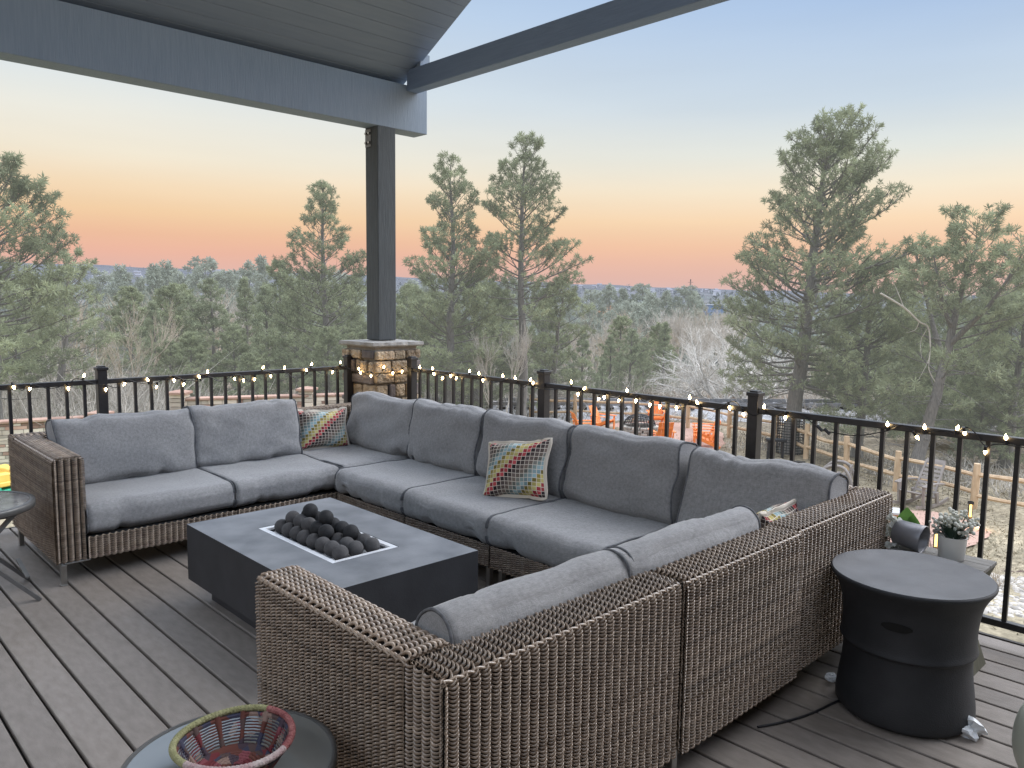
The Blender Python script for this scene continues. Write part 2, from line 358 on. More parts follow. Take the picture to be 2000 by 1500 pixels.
def thing(name, label, cat, loc=(0, 0, 0), group=None):
    o = bpy.data.objects.new(name, None); col.objects.link(o); o.location = loc; o.empty_display_size = .1
    ORG[o.name] = np.array(loc, float)
    return tag(o, label, cat, group)

def struct(o): o['kind'] = 'structure'; return o

def copy_tree(o, parent=None):
    c = o.copy(); col.objects.link(c)
    if parent is not None: c.parent = parent
    for ch in list(o.children): copy_tree(ch, c)
    return c

def smoothpath(P, n=40):
    P = np.array(P, float); k = len(P); t = np.linspace(0, k-1, n); i = np.clip(t.astype(int), 0, k-2); f = (t-i)[:, None]
    p0 = P[np.clip(i-1, 0, k-1)]; p1 = P[i]; p2 = P[i+1]; p3 = P[np.clip(i+2, 0, k-1)]
    return .5*((2*p1)+(-p0+p2)*f+(2*p0-5*p1+4*p2-p3)*f**2+(-p0+3*p1-3*p2+p3)*f**3)

# ------------------------------------------------------------------ world, sun, camera
def build_world():
    w = bpy.data.worlds.new('World'); sc.world = w; w.use_nodes = True; nt = w.node_tree; N = nt.nodes.new; L = nt.links.new
    bg = nt.nodes['Background']
    tc = N('ShaderNodeTexCoord'); sp = N('ShaderNodeSeparateXYZ'); L(tc.outputs['Generated'], sp.inputs[0])
    el = N('ShaderNodeMath'); el.operation = 'ARCSINE'; L(sp.outputs[2], el.inputs[0])
    mr = N('ShaderNodeMapRange'); mr.inputs[1].default_value = rad(-10); mr.inputs[2].default_value = rad(90); L(el.outputs[0], mr.inputs[0])
    def ramp(st):
        cr = N('ShaderNodeValToRGB'); e = cr.color_ramp.elements
        e[0].position = (st[0][0]+10)/100; e[0].color = (*st[0][1], 1); e[1].position = (st[-1][0]+10)/100; e[1].color = (*st[-1][1], 1)
        for d, c in st[1:-1]: q = e.new((d+10)/100); q.color = (*c, 1)
        L(mr.outputs[0], cr.inputs[0]); return cr.outputs[0]
    L_ = lambda a, b, c: lin((a, b, c))
    A = ramp([(-9, (.16, .15, .13)), (0, L_(212, 184, 180)), (1.9, L_(224, 178, 166)), (3.0, L_(234, 179, 157)), (4.2, L_(237, 187, 153)), (5.5, L_(241, 203, 160)), (7.2, L_(243, 217, 182)), (9, L_(240, 229, 207)), (11.5, L_(235, 233, 222)), (14, L_(221, 229, 231)), (20, L_(192, 211, 231)), (27, L_(174, 197, 226)), (45, (.66, .69, .76)), (90, (.62, .66, .76))])
    B = ramp([(-9, (.16, .15, .13)), (0, L_(206, 182, 186)), (1.6, L_(222, 179, 168)), (2.7, L_(230, 184, 164)), (3.8, L_(239, 193, 161)), (5.6, L_(248, 215, 178)), (7.7, L_(243, 229, 204)), (10, L_(224, 227, 220)), (13, L_(199, 213, 225)), (19, L_(166, 191, 224)), (26, L_(154, 181, 218)), (45, (.64, .68, .78)), (90, (.62, .66, .77))])
    dt = N('ShaderNodeVectorMath'); dt.operation = 'DOT_PRODUCT'; L(tc.outputs['Generated'], dt.inputs[0]); dt.inputs[1].default_value = (RH[0], RH[1], 0)
    m2 = N('ShaderNodeMapRange'); m2.inputs[1].default_value = -.45; m2.inputs[2].default_value = .45; L(dt.outputs['Value'], m2.inputs[0])
    mx = N('ShaderNodeMix'); mx.data_type = 'RGBA'; L(m2.outputs[0], mx.inputs[0]); L(A, mx.inputs[6]); L(B, mx.inputs[7])
    sky = N('ShaderNodeTexSky'); sky.sky_type = 'NISHITA'; sky.sun_disc = False; sky.sun_elevation = SUN_EL; sky.sun_rotation = SUN_ROT
    sc_ = N('ShaderNodeVectorMath'); sc_.operation = 'SCALE'; sc_.inputs[3].default_value = .006; L(sky.outputs[0], sc_.inputs[0])
    # faint high haze bands so the gradient is not perfectly even
    nz = N('ShaderNodeTexNoise'); mp = N('ShaderNodeMapping'); mp.inputs['Scale'].default_value = (1.2, 1.2, 9); L(tc.outputs['Generated'], mp.inputs[0]); L(mp.outputs[0], nz.inputs['Vector']); nz.inputs['Scale'].default_value = 2.2; nz.inputs['Detail'].default_value = 4
    m3 = N('ShaderNodeMapRange'); m3.inputs[3].default_value = .945; m3.inputs[4].default_value = 1.055; L(nz.outputs['Fac'], m3.inputs[0])
    # out-of-view sky boosted overhead, to the right and slightly behind, to brighten the deck
    zr = N('ShaderNodeMapRange'); zr.inputs[1].default_value = .40; zr.inputs[2].default_value = .62; zr.inputs[3].default_value = 1; zr.inputs[4].default_value = ZEN; L(sp.outputs[2], zr.inputs[0])
    df = N('ShaderNodeVectorMath'); df.operation = 'DOT_PRODUCT'; L(tc.outputs['Generated'], df.inputs[0]); df.inputs[1].default_value = (FH[0], FH[1], 0)
    br = N('ShaderNodeMapRange'); br.inputs[1].default_value = .15; br.inputs[2].default_value = .6; br.inputs[3].default_value = BACK; br.inputs[4].default_value = 1; L(df.outputs['Value'], br.inputs[0])
    rr_ = N('ShaderNodeMapRange'); rr_.inputs[1].default_value = .62; rr_.inputs[2].default_value = .85; rr_.inputs[3].default_value = 1; rr_.inputs[4].default_value = 1.9; L(dt.outputs['Value'], rr_.inputs[0])
    k0 = N('ShaderNodeMath'); k0.operation = 'MULTIPLY'; L(rr_.outputs[0], k0.inputs[0]); L(br.outputs[0], k0.inputs[1])
    k1 = N('ShaderNodeMath'); k1.operation = 'MULTIPLY'; L(zr.outputs[0], k1.inputs[0]); L(k0.outputs[0], k1.inputs[1])
    k2 = N('ShaderNodeMath'); k2.operation = 'MULTIPLY'; L(k1.outputs[0], k2.inputs[0]); L(m3.outputs[0], k2.inputs[1])
    vs = N('ShaderNodeVectorMath'); vs.operation = 'SCALE'; L(mx.outputs[2], vs.inputs[0]); L(k2.outputs[0], vs.inputs[3])
    ad = N('ShaderNodeVectorMath'); ad.operation = 'ADD'; L(vs.outputs[0], ad.inputs[0]); L(sc_.outputs[0], ad.inputs[1])
    L(ad.outputs[0], bg.inputs[0]); bg.inputs[1].default_value = 1.0

ZEN, BACK = 3.5, 1.2
SUN_EL = rad(38)
sun_dir = 1.0*RH+.55*FH; sun_dir = sun_dir/np.linalg.norm(sun_dir)       # where the light comes from (open side)
SUN_ROT = math.atan2(sun_dir[0], sun_dir[1])
build_world()
ld = bpy.data.lights.new('evening_sun', 'SUN'); ld.energy = 2.3; ld.angle = rad(48); ld.color = (1, .965, .92)
lo = bpy.data.objects.new('evening_sun', ld); col.objects.link(lo)
v = Vector((sun_dir[0]*math.cos(SUN_EL), sun_dir[1]*math.cos(SUN_EL), math.sin(SUN_EL)))
lo.rotation_euler = v.to_track_quat('Z', 'Y').to_euler(); lo.location = (8, 4, 12)
cd = bpy.data.cameras.new('camera'); co = bpy.data.objects.new('camera', cd); col.objects.link(co)
cd.sensor_width = 36; cd.lens = FPX/2000*36; cd.clip_end = 9000; cd.clip_start = .05
Mx = Matrix(((rt[0], up[0], -fw[0], 0), (rt[1], up[1], -fw[1], 0), (rt[2], up[2], -fw[2], H_EYE), (0, 0, 0, 1)))
co.matrix_world = Mx; sc.camera = co
sc.view_settings.view_transform = 'Standard'; sc.view_settings.look = 'None'; sc.view_settings.exposure = 0
sc.render.engine = 'CYCLES'
cy = sc.cycles; cy.use_denoising = True; cy.max_bounces = 7; cy.diffuse_bounces = 4; cy.glossy_bounces = 3; cy.transparent_max_bounces = 4; cy.caustics_reflective = False; cy.caustics_refractive = False
cy.sample_clamp_indirect = 4
try: cy.denoiser = 'OPENIMAGEDENOISE'
except Exception: pass

MT['siding'] = mat('tan_siding', (.09, .075, .06), (.12, .10, .085), rough=.8, scale=4, tone=True)
MT['bare_white'] = mat('bare_white_wood', (.55, .52, .47), (.72, .69, .63), rough=.9, scale=3)
MT['gable'] = mat('flare_tinted_gable_timber', (.17, .225, .32), (.20, .262, .365), rough=.7, scale=4, stretch=(20, 1, 20), bump=.3, bscale=6, bstretch=(40, 2, 40))  # flare over this beam put into its blue
MT['red_rope'] = mat('red_rope', (.16, .03, .035), (.30, .12, .11), rough=.9, scale=45, bump=.6, bscale=200)
# ================================================================== THE SETTING
def build_ground():
    g = G(); na = 361; rr = np.concatenate([np.linspace(1, 60, 70), np.geomspace(61, 5200, 95)]); nr = len(rr)
    a = np.concatenate([np.linspace(-PI, -.75, 60)[:-1], np.linspace(-.75, .75, 240), np.linspace(.75, PI, 62)[1:]]); na = len(a)
    R_, A_ = np.meshgrid(rr, a, indexing='ij')
    d = R_*np.cos(A_); l = R_*np.sin(A_)
    x = d*FH[0]+l*RH[0]; y = d*FH[1]+l*RH[1]; z = terrain(R_, A_)
    z = z+np.where(R_ > 40, np.sin(x*.11)*np.cos(y*.13)*.5*np.clip((R_-40)/60, 0, 1), 0)+np.where((R_ > 9) & (R_ < 60), np.sin(x*.9+y*.3)*.03+np.sin(y*.7)*.03, 0)
    V = np.stack([x, y, z], -1).reshape(-1, 3)
    C = np.zeros((nr, na, 4)); C[..., 3] = 1
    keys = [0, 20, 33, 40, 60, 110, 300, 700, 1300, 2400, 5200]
    cols = np.array([(.30, .262, .18), (.30, .258, .182), (.265, .225, .165), (.20, .165, .125), (.21, .168, .128), (.19, .165, .13), (.13, .14, .125), (.14, .145, .14), (.118, .122, .128), (.11, .115, .128), (.118, .124, .14)])  # far rings greyed and blued: distance haze put into the ground colour
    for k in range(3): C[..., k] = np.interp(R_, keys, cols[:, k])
    i = np.arange(nr-1)[:, None]; j = np.arange(na-1)[None]
    F = np.stack([i*na+j, (i+1)*na+j, (i+1)*na+j+1, i*na+j+1], -1).reshape(-1, 4)
    g.add(V, F, colr=C.reshape(-1, 4))
    struct(g.build('ground', 'ground', smooth=True, colr=True))
build_ground()

def patch(name, pts, m, lift=.012, n=14, wob=.05):
    """a thin sheet following the terrain inside an outline of ground points"""
    P = np.array([p[:2] for p in pts]); c = P.mean(0); k = len(P)
    Q = smoothpath(np.vstack([P, P[:1]]), k*8)[:-1] if k > 4 else P
    Q = np.array(Q)[:, :2]; Q = Q+rng.normal(0, wob, Q.shape); m_ = len(Q)
    V = []
    for s in np.linspace(0, 1, n+1)[1:]:
        for q in Q: xy = c+(q-c)*s; V.append((xy[0], xy[1], gz(*xy)+lift))
    V.append((c[0], c[1], gz(*c)+lift))
    F4 = [[a*m_+b, a*m_+(b+1) % m_, (a+1)*m_+(b+1) % m_, (a+1)*m_+b] for a in range(n-1) for b in range(m_)]
    F3 = [[len(V)-1, b, (b+1) % m_] for b in range(m_)]
    g = G(); g.add(V, F4); g.F.append(np.array(F3)); g.M.append(np.zeros(len(F3), int))
    return struct(g.build(name, m, smooth=True))

patch('red_gravel_patio', [ground(*p) for p in ((1165, 838), (1215, 826), (1300, 822), (1390, 832), (1412, 856), (1400, 880), (1300, 900), (1180, 880))], 'red_gravel', .02)
patch('red_gravel_path', [ground(*p) for p in ((1745, 1000), (1800, 1000), (1880, 1015), (1930, 1040), (1915, 1062), (1850, 1090), (1780, 1110), (1720, 1120), (1690, 1050))], 'red_gravel', .02)
patch('lawn', [ground(*p) for p in ((-260, 925), (30, 918), (120, 915), (220, 930), (200, 1060), (80, 1200), (-300, 1300), (-500, 1100))], 'turf', .02)
patch('mulch_bed', [ground(*p) for p in ((1905, 1160), (1955, 1118), (2040, 1130), (2080, 1175), (2020, 1192), (1945, 1180))], 'mulch', .02)

def railway():
    # gravel bank with two rails crossing behind the fence
    g = G(); n = 60
    d0, l0, l1 = 36.5, -4, 34
    L_ = np.linspace(l0, l1, n); prof = [(-6.2, -.42), (-3.6, -.2), (-1.9, .32), (1.9, .36), (4.2, -.3)]
    V = []
    for k, l in enumerate(L_):
        for off, z in prof:
            d = d0+off+.06*l; x = d*FH[0]+l*RH[0]; y = d*FH[1]+l*RH[1]
            V.append((x, y, -3.66+z+rng.normal(0, .035)))
    m = len(prof); F = [[i*m+j, (i+1)*m+j, (i+1)*m+j+1, i*m+j+1] for i in range(n-1) for j in range(m-1)]
    g.add(V, F); struct(g.build('ballast_bank', 'ballast', smooth=True))
    t = thing('railway_track', 'pair of dull steel rails on dark sleepers along the grey gravel bank', 'railway', tuple(at(1600, d0)))
    def pt(l, off, z): d = d0+off+.06*l; return (d*FH[0]+l*RH[0], d*FH[1]+l*RH[1], -3.30+z)
    for off in (-.75, .75):
        q = G(); q.bar(pt(l0, off, .17), pt(l1, off, .17), .08, .16); q.build('rail', 'rail_steel', t)
    q = G()
    for l in np.arange(l0+.5, l1, .62): q.bar(pt(l, -1.3, .03), pt(l, 1.3, .03), .24, .1)
    q.build('sleepers', 'fascia', t)
railway()

# ------------------------------------------------------------------ deck
DX, DY = 4.19, 6.10
def deck():
    g = G(); k = -26
    while True:
        x0 = .5656+.1446*k+.0065; x1 = x0+.1446-.013
        if x0 > DX-.03: break
        if x0 > -3.2:
            x1 = min(x1, DX)
            g.box(((x0+x1)/2, (DY-2.6)/2, -.0125), (x1-x0, DY+2.6, .025), tone=.5+rng.uniform(-.11, .11))
        k += 1
    struct(g.build('deck_floor', 'deck', bevel=.004))
    g = G(); g.box(((DX-3.2)/2, (DY-2.6)/2, -.16), (DX+3.16, DY+2.56, .24))
    g.box(((DX-3.2)/2, DY+.012, -.14), (DX+3.2, .02, .28)); g.box((DX+.012, (DY-2.6)/2, -.14), (.02, DY+2.6, .28))
    for x, y in ((4.0, 5.9), (4.0, 2.2), (4.0, -1.5), (.6, 5.9), (-2.8, 5.9)): z = gz(x, y); g.box((x, y, (z-.28)/2), (.2, .2, -.28-z+.1))
    struct(g.build('deck_frame', 'fascia'))
deck()

# ------------------------------------------------------------------ pillar
PX, PY = 4.05, 5.92
def pillar():
    t = thing('stone_pillar', 'square ledgestone pillar at the deck corner, wrapped with lit bulbs and carrying the timber post', 'pillar', (PX, PY, 0))
    g = G(); zb = gz(PX, PY); g.box((PX, PY, (1.164+zb)/2), (.445, .445, 1.164-zb)); g.build('mortar_core', 'mortar', t)
    a, b = G(), G(); z = -.3
    hs = []
    while z < 1.145: h = rng.choice([.05, .07, .09, .12]); h = min(h, 1.162-z); hs.append((z, h)); z += h
    for z, h in hs:
        if h < .03: continue
        for f in range(4):
            s = -.24+rng.uniform(-.012, .015)
            while s < .225:
                w = min(rng.uniform(.07, .24), .24-s)
                if .24-(s+w) < .05: w = .24-s
                dp = rng.uniform(.04, .06); c = (s+w/2, -.235+dp/2-.034+rng.uniform(-.012, .014))
                ca, sa = math.cos(f*PI/2), math.sin(f*PI/2)
                q = b if rng.random() < .27 else a
                q.box((PX+c[0]*ca-c[1]*sa, PY+c[0]*sa+c[1]*ca, z+h/2+rng.normal(0, .003)), (w-rng.uniform(.008, .02), dp, h-rng.uniform(.009, .018)), rot=f*PI/2+rng.normal(0, .035), tone=rng.uniform(.2, .85))
                s += w
    for q, n, m in ((a, 'stones', 'stone'), (b, 'dark_stones', 'stone_dark')):
        o = q.build(n, m, t, bevel=.012, bseg=2)
    g = G(); n = 10; w = .275
    q = [(x, y) for x in np.linspace(-w, w, n) for y in (-w,)]+[(w, y) for y in np.linspace(-w, w, n)[1:]]+[(x, w) for x in np.linspace(w, -w, n)[1:]]+[(-w, y) for y in np.linspace(w, -w, n)[1:-1]]
    q = np.array(q); m = len(q); jit = rng.normal(0, .007, q.shape)
    V = [(PX+p[0]*.96+j[0], PY+p[1]*.96+j[1], 1.166) for p, j in zip(q, jit)]+[(PX+p[0]+j[0], PY+p[1]+j[1], 1.178) for p, j in zip(q, jit)]+[(PX+p[0]*.99+j[0]*.6, PY+p[1]*.99+j[1]*.6, 1.205) for p, j in zip(q, jit)]+[(PX, PY, 1.166), (PX, PY, 1.212)]
    F = [[i+k*m, (i+1) % m+k*m, (i+1) % m+(k+1)*m, i+(k+1)*m] for k in range(2) for i in range(m)]
    F3 = [[3*m, (i+1) % m, i] for i in range(m)]+[[3*m+1, 2*m+i, 2*m+(i+1) % m] for i in range(m)]
    g.add(V, F); g.F.append(np.array(F3)); g.M.append(np.zeros(len(F3), int)); g.build('cap_slab', 'cap', t)
pillar()

# ------------------------------------------------------------------ patio roof
def roof():
    t = thing('patio_roof', 'dark patio roof tinted lens flare blue, with boarded ceiling, timber beams and one corner post', 'patio roof', (PX, PY, 1.212))
    g = G(); g.box((PX, PY, (1.214+3.10)/2), (.19, .19, 3.10-1.214)); p = g.build('post', 'post', t, bevel=.008)
    g = G(); g.box((PX-.097, PY+.045, 2.975), (.006, .085, .15)); br = g.build('bracket', 'frame_grey', p)
    for dy in (.02, .07):
        for dz in (-.04, .04):
            q = G(); q.tube([(PX-.100, PY+dy, 2.975+dz), (PX-.115, PY+dy, 2.975+dz)], .011, 6); q.build('bolt', 'steel', br)
    g = G(); g.box(((-3.4+4.49)/2, PY, (3.066+3.46)/2), (7.89, .197, 3.46-3.066)); g.build('eave_beam', 'wood_dark', t, bevel=.006)
    g = G(); g.box((4.32, (5.823-3.2)/2, (3.405+3.585)/2), (.12, 9.015, .18)); g.build('gable_beam', 'gable', t, bevel=.006)
    g = G(); g.box((4.34, 5.74, 3.64), (.10, .165, .12)); g.build('blocking', 'wood_dark', t)
    # ceiling boards run along X; the plane climbs towards the house
    y = 6.12; k = 0; sl = .53; XE = 4.315; g = G()
    z0 = lambda y: 3.485+sl*(5.95-y)
    c = math.sqrt(1+sl*sl); M = np.array([[1, 0, 0], [0, 1/c, sl/c], [0, -sl/c, 1/c]])
    s = 0
    while s < 8.6:
        yc = y-(s+.065)/c
        g.box(((XE-3.4)/2, yc, z0(yc)+.012), (XE+3.4, .1285, .024), tone=.5+rng.uniform(-.03, .03), M=M); s += .13
    g.build('ceiling', 'ceiling', t, bevel=.003, bseg=1)
    g = G(); ya, yb = 6.5, -1.3; ym = (ya+yb)/2
    g.box(((XE-3.4)/2-.02, ym, z0(ym)+.13), (XE+3.36, (ya-yb)*c, .16), M=M); g.build('roof_deck', 'fascia', t)
roof()

def house():
    # unseen house wall behind the viewer, added to shade the deck
    t = thing('unseen_house_wall', 'unseen tan boarded wall added behind the deck to block light', 'house wall', (.5, -1.5, 0))
    g = G()
    for k in range(24): g.box((.6, -1.5-.006*(k % 2), .09+k*.18), (8.0, .1, .176), tone=.5+rng.uniform(-.1, .1))
    g.build('siding', 'siding', t)
house()

# ------------------------------------------------------------------ railings
RX, RY = 4.10, 6.02
def railing(name, label, fixed, horiz, posts, runs, axis):
    """runs: (start, end, count of balusters) between posts, all along one axis"""
    P = (lambda s, z: (s, fixed, z)) if axis == 0 else (lambda s, z: (fixed, s, z))
    t = thing(name, label, 'railing', P(posts[0], 0))
    for s in posts:
        g = G(); c = P(s, 0); g.box((c[0], c[1], .53), (.064, .064, 1.06)); p = g.build('post', 'black', t, bevel=.003)
        g = G(); g.box((c[0], c[1], 1.064), (.078, .078, .022)); g.box((c[0], c[1], 1.079), (.05, .05, .012)); g.build('post_cap', 'black', p, bevel=.003)
        g = G(); g.box((c[0], c[1], .008), (.11, .11, .016)); g.build('base_plate', 'black', p)
    for a, b, n in runs:
        g = G(); q = .044, .034
        g.bar(P(a+.032, .972), P(b-.032, .972), .044, .034); g.build('top_rail', 'black', t, bevel=.004)
        g = G(); g.bar(P(a+.032, .108), P(b-.032, .108), .036, .032); g.build('bottom_rail', 'black', t, bevel=.003)
        for i in range(n):
            s = a+(b-a)*(i+1)/(n+1)
            g = G(); c = P(s, 0); g.box((c[0], c[1], .54), (.02, .02, .832)); g.build('baluster', 'black', t)
railing('deck_railing', 'black metal railing along the far left edge of the deck, beside the stone garden wall', RY, 0, (3.765, 1.735, -.3), ((1.735, 3.765, 17), (-.3, 1.735, 17)), 0)
railing('deck_railing', 'black metal railing along the right edge of the deck, in front of the orange chairs', RX, 1, (5.53, 3.93, 2.25, .58), ((3.93, 5.53, 13), (2.25, 3.93, 13), (.58, 2.25, 13)), 1)

# ------------------------------------------------------------------ string lights
BL = [(25, 757), (60, 760), (133, 759), (162, 733), (207, 761), (246, 751), (290, 741), (307, 756), (340, 743), (361, 751), (391, 735), (405, 726), (456, 741), (475, 743), (498, 741), (512, 717), (528, 735), (555, 718), (599, 722), (607, 711), (651, 727), (664, 707)]
BP = [(702, 719), (704, 728), (725, 734), (748, 716), (767, 729), (786, 726)]
BR = [(820, 717), (846, 719), (845, 731), (866, 739), (880, 734), (893, 739), (917, 724), (936, 729), (943, 743), (983, 734), (1007, 738), (1041, 747), (1034, 741), (1116, 746), (1129, 770), (1138, 757), (1171, 780), (1180, 776), (1210, 783), (1226, 762), (1243, 783), (1270, 791), (1289, 794), (1321, 797), (1347, 776), (1365, 785), (1423, 797), (1450, 810), (1492, 794), (1534, 816), (1734, 828), (1786, 856), (1807, 834), (1868, 834), (1882, 848), (1924, 885), (1966, 854)]
def lights():
    t = thing('string_lights', 'string of warm white bulbs on black wire along both railings and across the pillar', 'string lights', (PX-.4, PY-.5, .97))
    pts = []
    for px, py in BL:
        p = on_y(px, py, RY-.035); pts.append((p, p[2] > .97))
    for px, py in BP:
        p = on_x(px, py, PX-.30) if px < 728 else on_y(px, py, PY-.30)
        if p[0] < PX-.3: p[0] = PX-.30
        pts.append((p, py in (719, 716)))
    for px, py in BR:
        p = on_x(px, py, RX-.035); pts.append((p, p[2] > .985))
    W = []
    for k, (p, upw) in enumerate(pts):
        s = 1 if upw else -1; h = .020; b = p.copy()
        base = b-np.array([0, 0, s*(h/2+.012)]); W.append(base-np.array([0, 0, s*.012]))
        tl = rng.normal(0, .25, 2)
        ax = np.array([tl[0], tl[1], s*1.0]); ax /= np.linalg.norm(ax)
        q = G(); q.tube([base-ax*.014, base+ax*.010], .0075, 8); so = q.build('socket', 'black', t)
        q = G(); n = 7; tt = np.linspace(0, 1, n); R_ = np.array([.0035, .0062, .0075, .0067, .0048, .0025, .0006])
        q.tube([base+ax*(.010+.027*x) for x in tt], R_, 8); q.build('bulb', 'warm_bulb', so, smooth=True)
    # unlit dark spare sockets in the bare stretch of wire
    for px, py in ((1600, 836), (1614, 842)):
        p = on_x(px, py, RX-.035); q = G(); q.tube([p+np.array([0, .012, .01]), p-np.array([0, .02, .014])], .009, 8); q.build('socket', 'black', t)
        W.append(p)
    order = np.argsort([(w[0]*RH[0]+w[1]*RH[1])/(w[0]*FH[0]+w[1]*FH[1]) for w in W]); W = np.array([W[i] for i in order])
    mid = []
    for i in range(len(W)-1):
        mid.append(W[i])
        if np.linalg.norm(W[i+1]-W[i]) > .09: m = (W[i]+W[i+1])/2; m[2] += rng.uniform(-.05, .03); mid.append(m)
    mid.append(W[-1]); mid.append(W[-1]+np.array([0, -.35, -.02]))
    g = G(); g.tube(smoothpath(mid, len(mid)*6), .0028, 5); g.build('wire', 'black', t)
lights()
# ================================================================== SOFA
S_COL, S_ROW, R_STR = .034, .0104, .0043

def resample(P, step):
    P = np.array(P, float); d = np.concatenate([[0], np.cumsum(np.linalg.norm(np.diff(P, axis=0), axis=1))])
    n = max(2, int(round(d[-1]/step))+1); t = np.linspace(0, d[-1], n)
    return np.stack([np.interp(t, d, P[:, k]) for k in range(P.shape[1])], 1)

def weave(g, prof, N, U, length, nu=8, sides=5, phase=0., lenf=None, off=None, big=None):
    """rows of twined strands: prof = row centre points (n,3) at the start edge, N = outward normals, U = along direction"""
    n = len(prof); ncol = max(1, int(round(length/S_COL))); s = length/ncol
    m = ncol*nu+1; u = np.linspace(0, length, m)
    T = np.gradient(prof, axis=0); T /= np.linalg.norm(T, axis=1, keepdims=True)
    ph = 2*PI*u/s+phase
    a = np.abs(np.cos(ph/2))**.75*2.25-1.45
    A, B = .0095, .0042
    bg_ = np.zeros(n) if big is None else big
    Rr = R_STR+bg_*.0014; Br = B+bg_*.0075
    jit = rng.normal(0, .00025, (n, m)); jn = rng.normal(0, .0007, (n, 1))
    uu = np.broadcast_to(u[None], (n, m)).copy()
    if lenf is not None: uu = uu*lenf[:, None]
    if off is not None: uu = uu+off[:, None]
    C = prof[:, None]+uu[..., None]*U+N[:, None]*(A*a[None, :, None]+jn[..., None])+T[:, None]*(Br[:, None]*np.sin(ph)[None]+jit)[..., None]
    th = np.arange(sides)*2*PI/sides+.3
    V = C[:, :, None]+Rr[:, None, None, None]*(np.cos(th)[None, None, :, None]*N[:, None, None]+.95*np.sin(th)[None, None, :, None]*T[:, None, None])
    V = V.reshape(-1, 3)
    r = np.arange(n)[:, None, None]; i = np.arange(m-1)[None, :, None]; j = np.arange(sides)[None, None]; j2 = (j+1) % sides
    b = (r*m+i)*sides; b2 = (r*m+i+1)*sides
    F = np.stack([b+j, b+j2, b2+j2, b2+j], -1).reshape(-1, 4)
    tone = np.repeat(np.clip(.5+rng.normal(0, .12, (n, 1))+rng.normal(0, .06, (n, m)), .1, .95).reshape(-1), sides)
    g.add(V, F, 0, tone)

def wall_profile(p0, inw, z0, z1, thick, zin, rc=.022):
    q = [(0, z0), (0, z1-rc)]
    for a in np.linspace(0, PI/2, 5)[1:]: q.append((rc-rc*math.cos(a), z1-rc+rc*math.sin(a)))
    for a in np.linspace(0, PI/2, 5): q.append((thick-rc+rc*math.sin(a), z1-rc+rc*math.cos(a)))
    q.append((thick, zin)); q = resample(q, .001)
    top = np.clip((q[:, 1]-(z1-rc*.6))/(rc*.5), 0, 1); step = S_ROW*(1+.55*top); d = np.concatenate([[0], np.cumsum(.001/step[:-1])])
    k = np.arange(0, d[-1]); q = np.stack([np.interp(k, d, q[:, 0]), np.interp(k, d, q[:, 1])], 1); big = np.interp(k, d, top)
    t = np.gradient(q, axis=0); t /= np.linalg.norm(t, axis=1, keepdims=True); nn = np.stack([-t[:, 1], t[:, 0]], 1)
    inw = np.array([inw[0], inw[1], 0.])
    P = np.array([p0[0], p0[1], 0.])+q[:, :1]*inw+np.outer(q[:, 1], (0, 0, 1)); N = nn[:, :1]*inw+np.outer(nn[:, 1], (0, 0, 1))
    return P, N, big

def wall(g, a, b, inw, z0, z1, thick, zin=.4, nu=8, sides=5, ends=(True, True), phase=0.):
    """a hollow woven wall from a to b (outer face line), rounded over the top, with woven end faces"""
    a = np.array(a, float); b = np.array(b, float); L_ = np.linalg.norm(b-a); U = np.array([*(b-a)/L_, 0.]); i3 = np.array([inw[0], inw[1], 0.])
    P, N, big = wall_profile(a, inw, z0, z1, thick, zin)
    weave(g, P, N, U, L_, nu, sides, phase, big=big)
    # dark core behind the strands, 7 mm inside
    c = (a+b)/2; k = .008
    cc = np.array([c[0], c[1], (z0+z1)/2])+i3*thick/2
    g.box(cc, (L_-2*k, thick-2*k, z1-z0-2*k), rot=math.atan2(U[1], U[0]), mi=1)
    for e, p, dr in ((0, a, -1), (1, b, 1)):
        if ends[e]:
            z = np.arange(z0+.004, z1-.003, S_ROW); n = len(z)
            PP = np.array([p[0], p[1], 0.])+np.outer(z, (0, 0, 1))+i3*.001-U*dr*.003
            weave(g, PP, np.tile(U*dr, (n, 1)), i3, thick-.002, nu, sides)
    # thicker edge strands at the outer top corner
    q = np.linspace(0, L_, max(8, int(L_/.011))); ph = q/S_COL*PI
    for s in (0, PI):
        Q = np.array([a[0], a[1], z1-.008])+q[:, None]*U+i3*.006+np.stack([np.zeros_like(q)]*3, 1)+(-i3*.004+np.array([0, 0, .004]))*(1+.5*np.sin(ph+s)[:, None])+np.array([0, 0, 1])*(np.cos(ph+s)*.005)[:, None]
        g.tube(Q, .0045, 5, 0, .55)
    # upright stakes just proud of the core
    for x in np.arange(S_COL/2, L_, S_COL*2):
        p = np.array([a[0], a[1], 0])+U*x+i3*.006; g.tube([p+np.array([0, 0, z0]), p+np.array([0, 0, z1-.02])], .003, 4, 0, .25, caps=False)

def apron(g, a, b, outw, z0, z1, nu=5, sides=4):
    a = np.array(a, float); b = np.array(b, float); L_ = np.linalg.norm(b-a); U = np.array([*(b-a)/L_, 0.]); o3 = np.array([outw[0], outw[1], 0.])
    z = np.arange(z0, z1, S_ROW); P = np.array([a[0], a[1], 0.])+np.outer(z, (0, 0, 1))
    weave(g, P, np.tile(o3, (len(z), 1)), U, L_, nu, sides)
    c = (a+b)/2; g.box(np.array([c[0], c[1], (z0+z1)/2])-o3*.018, (L_-.01, .02, z1-z0-.01), rot=math.atan2(U[1], U[0]), mi=1)

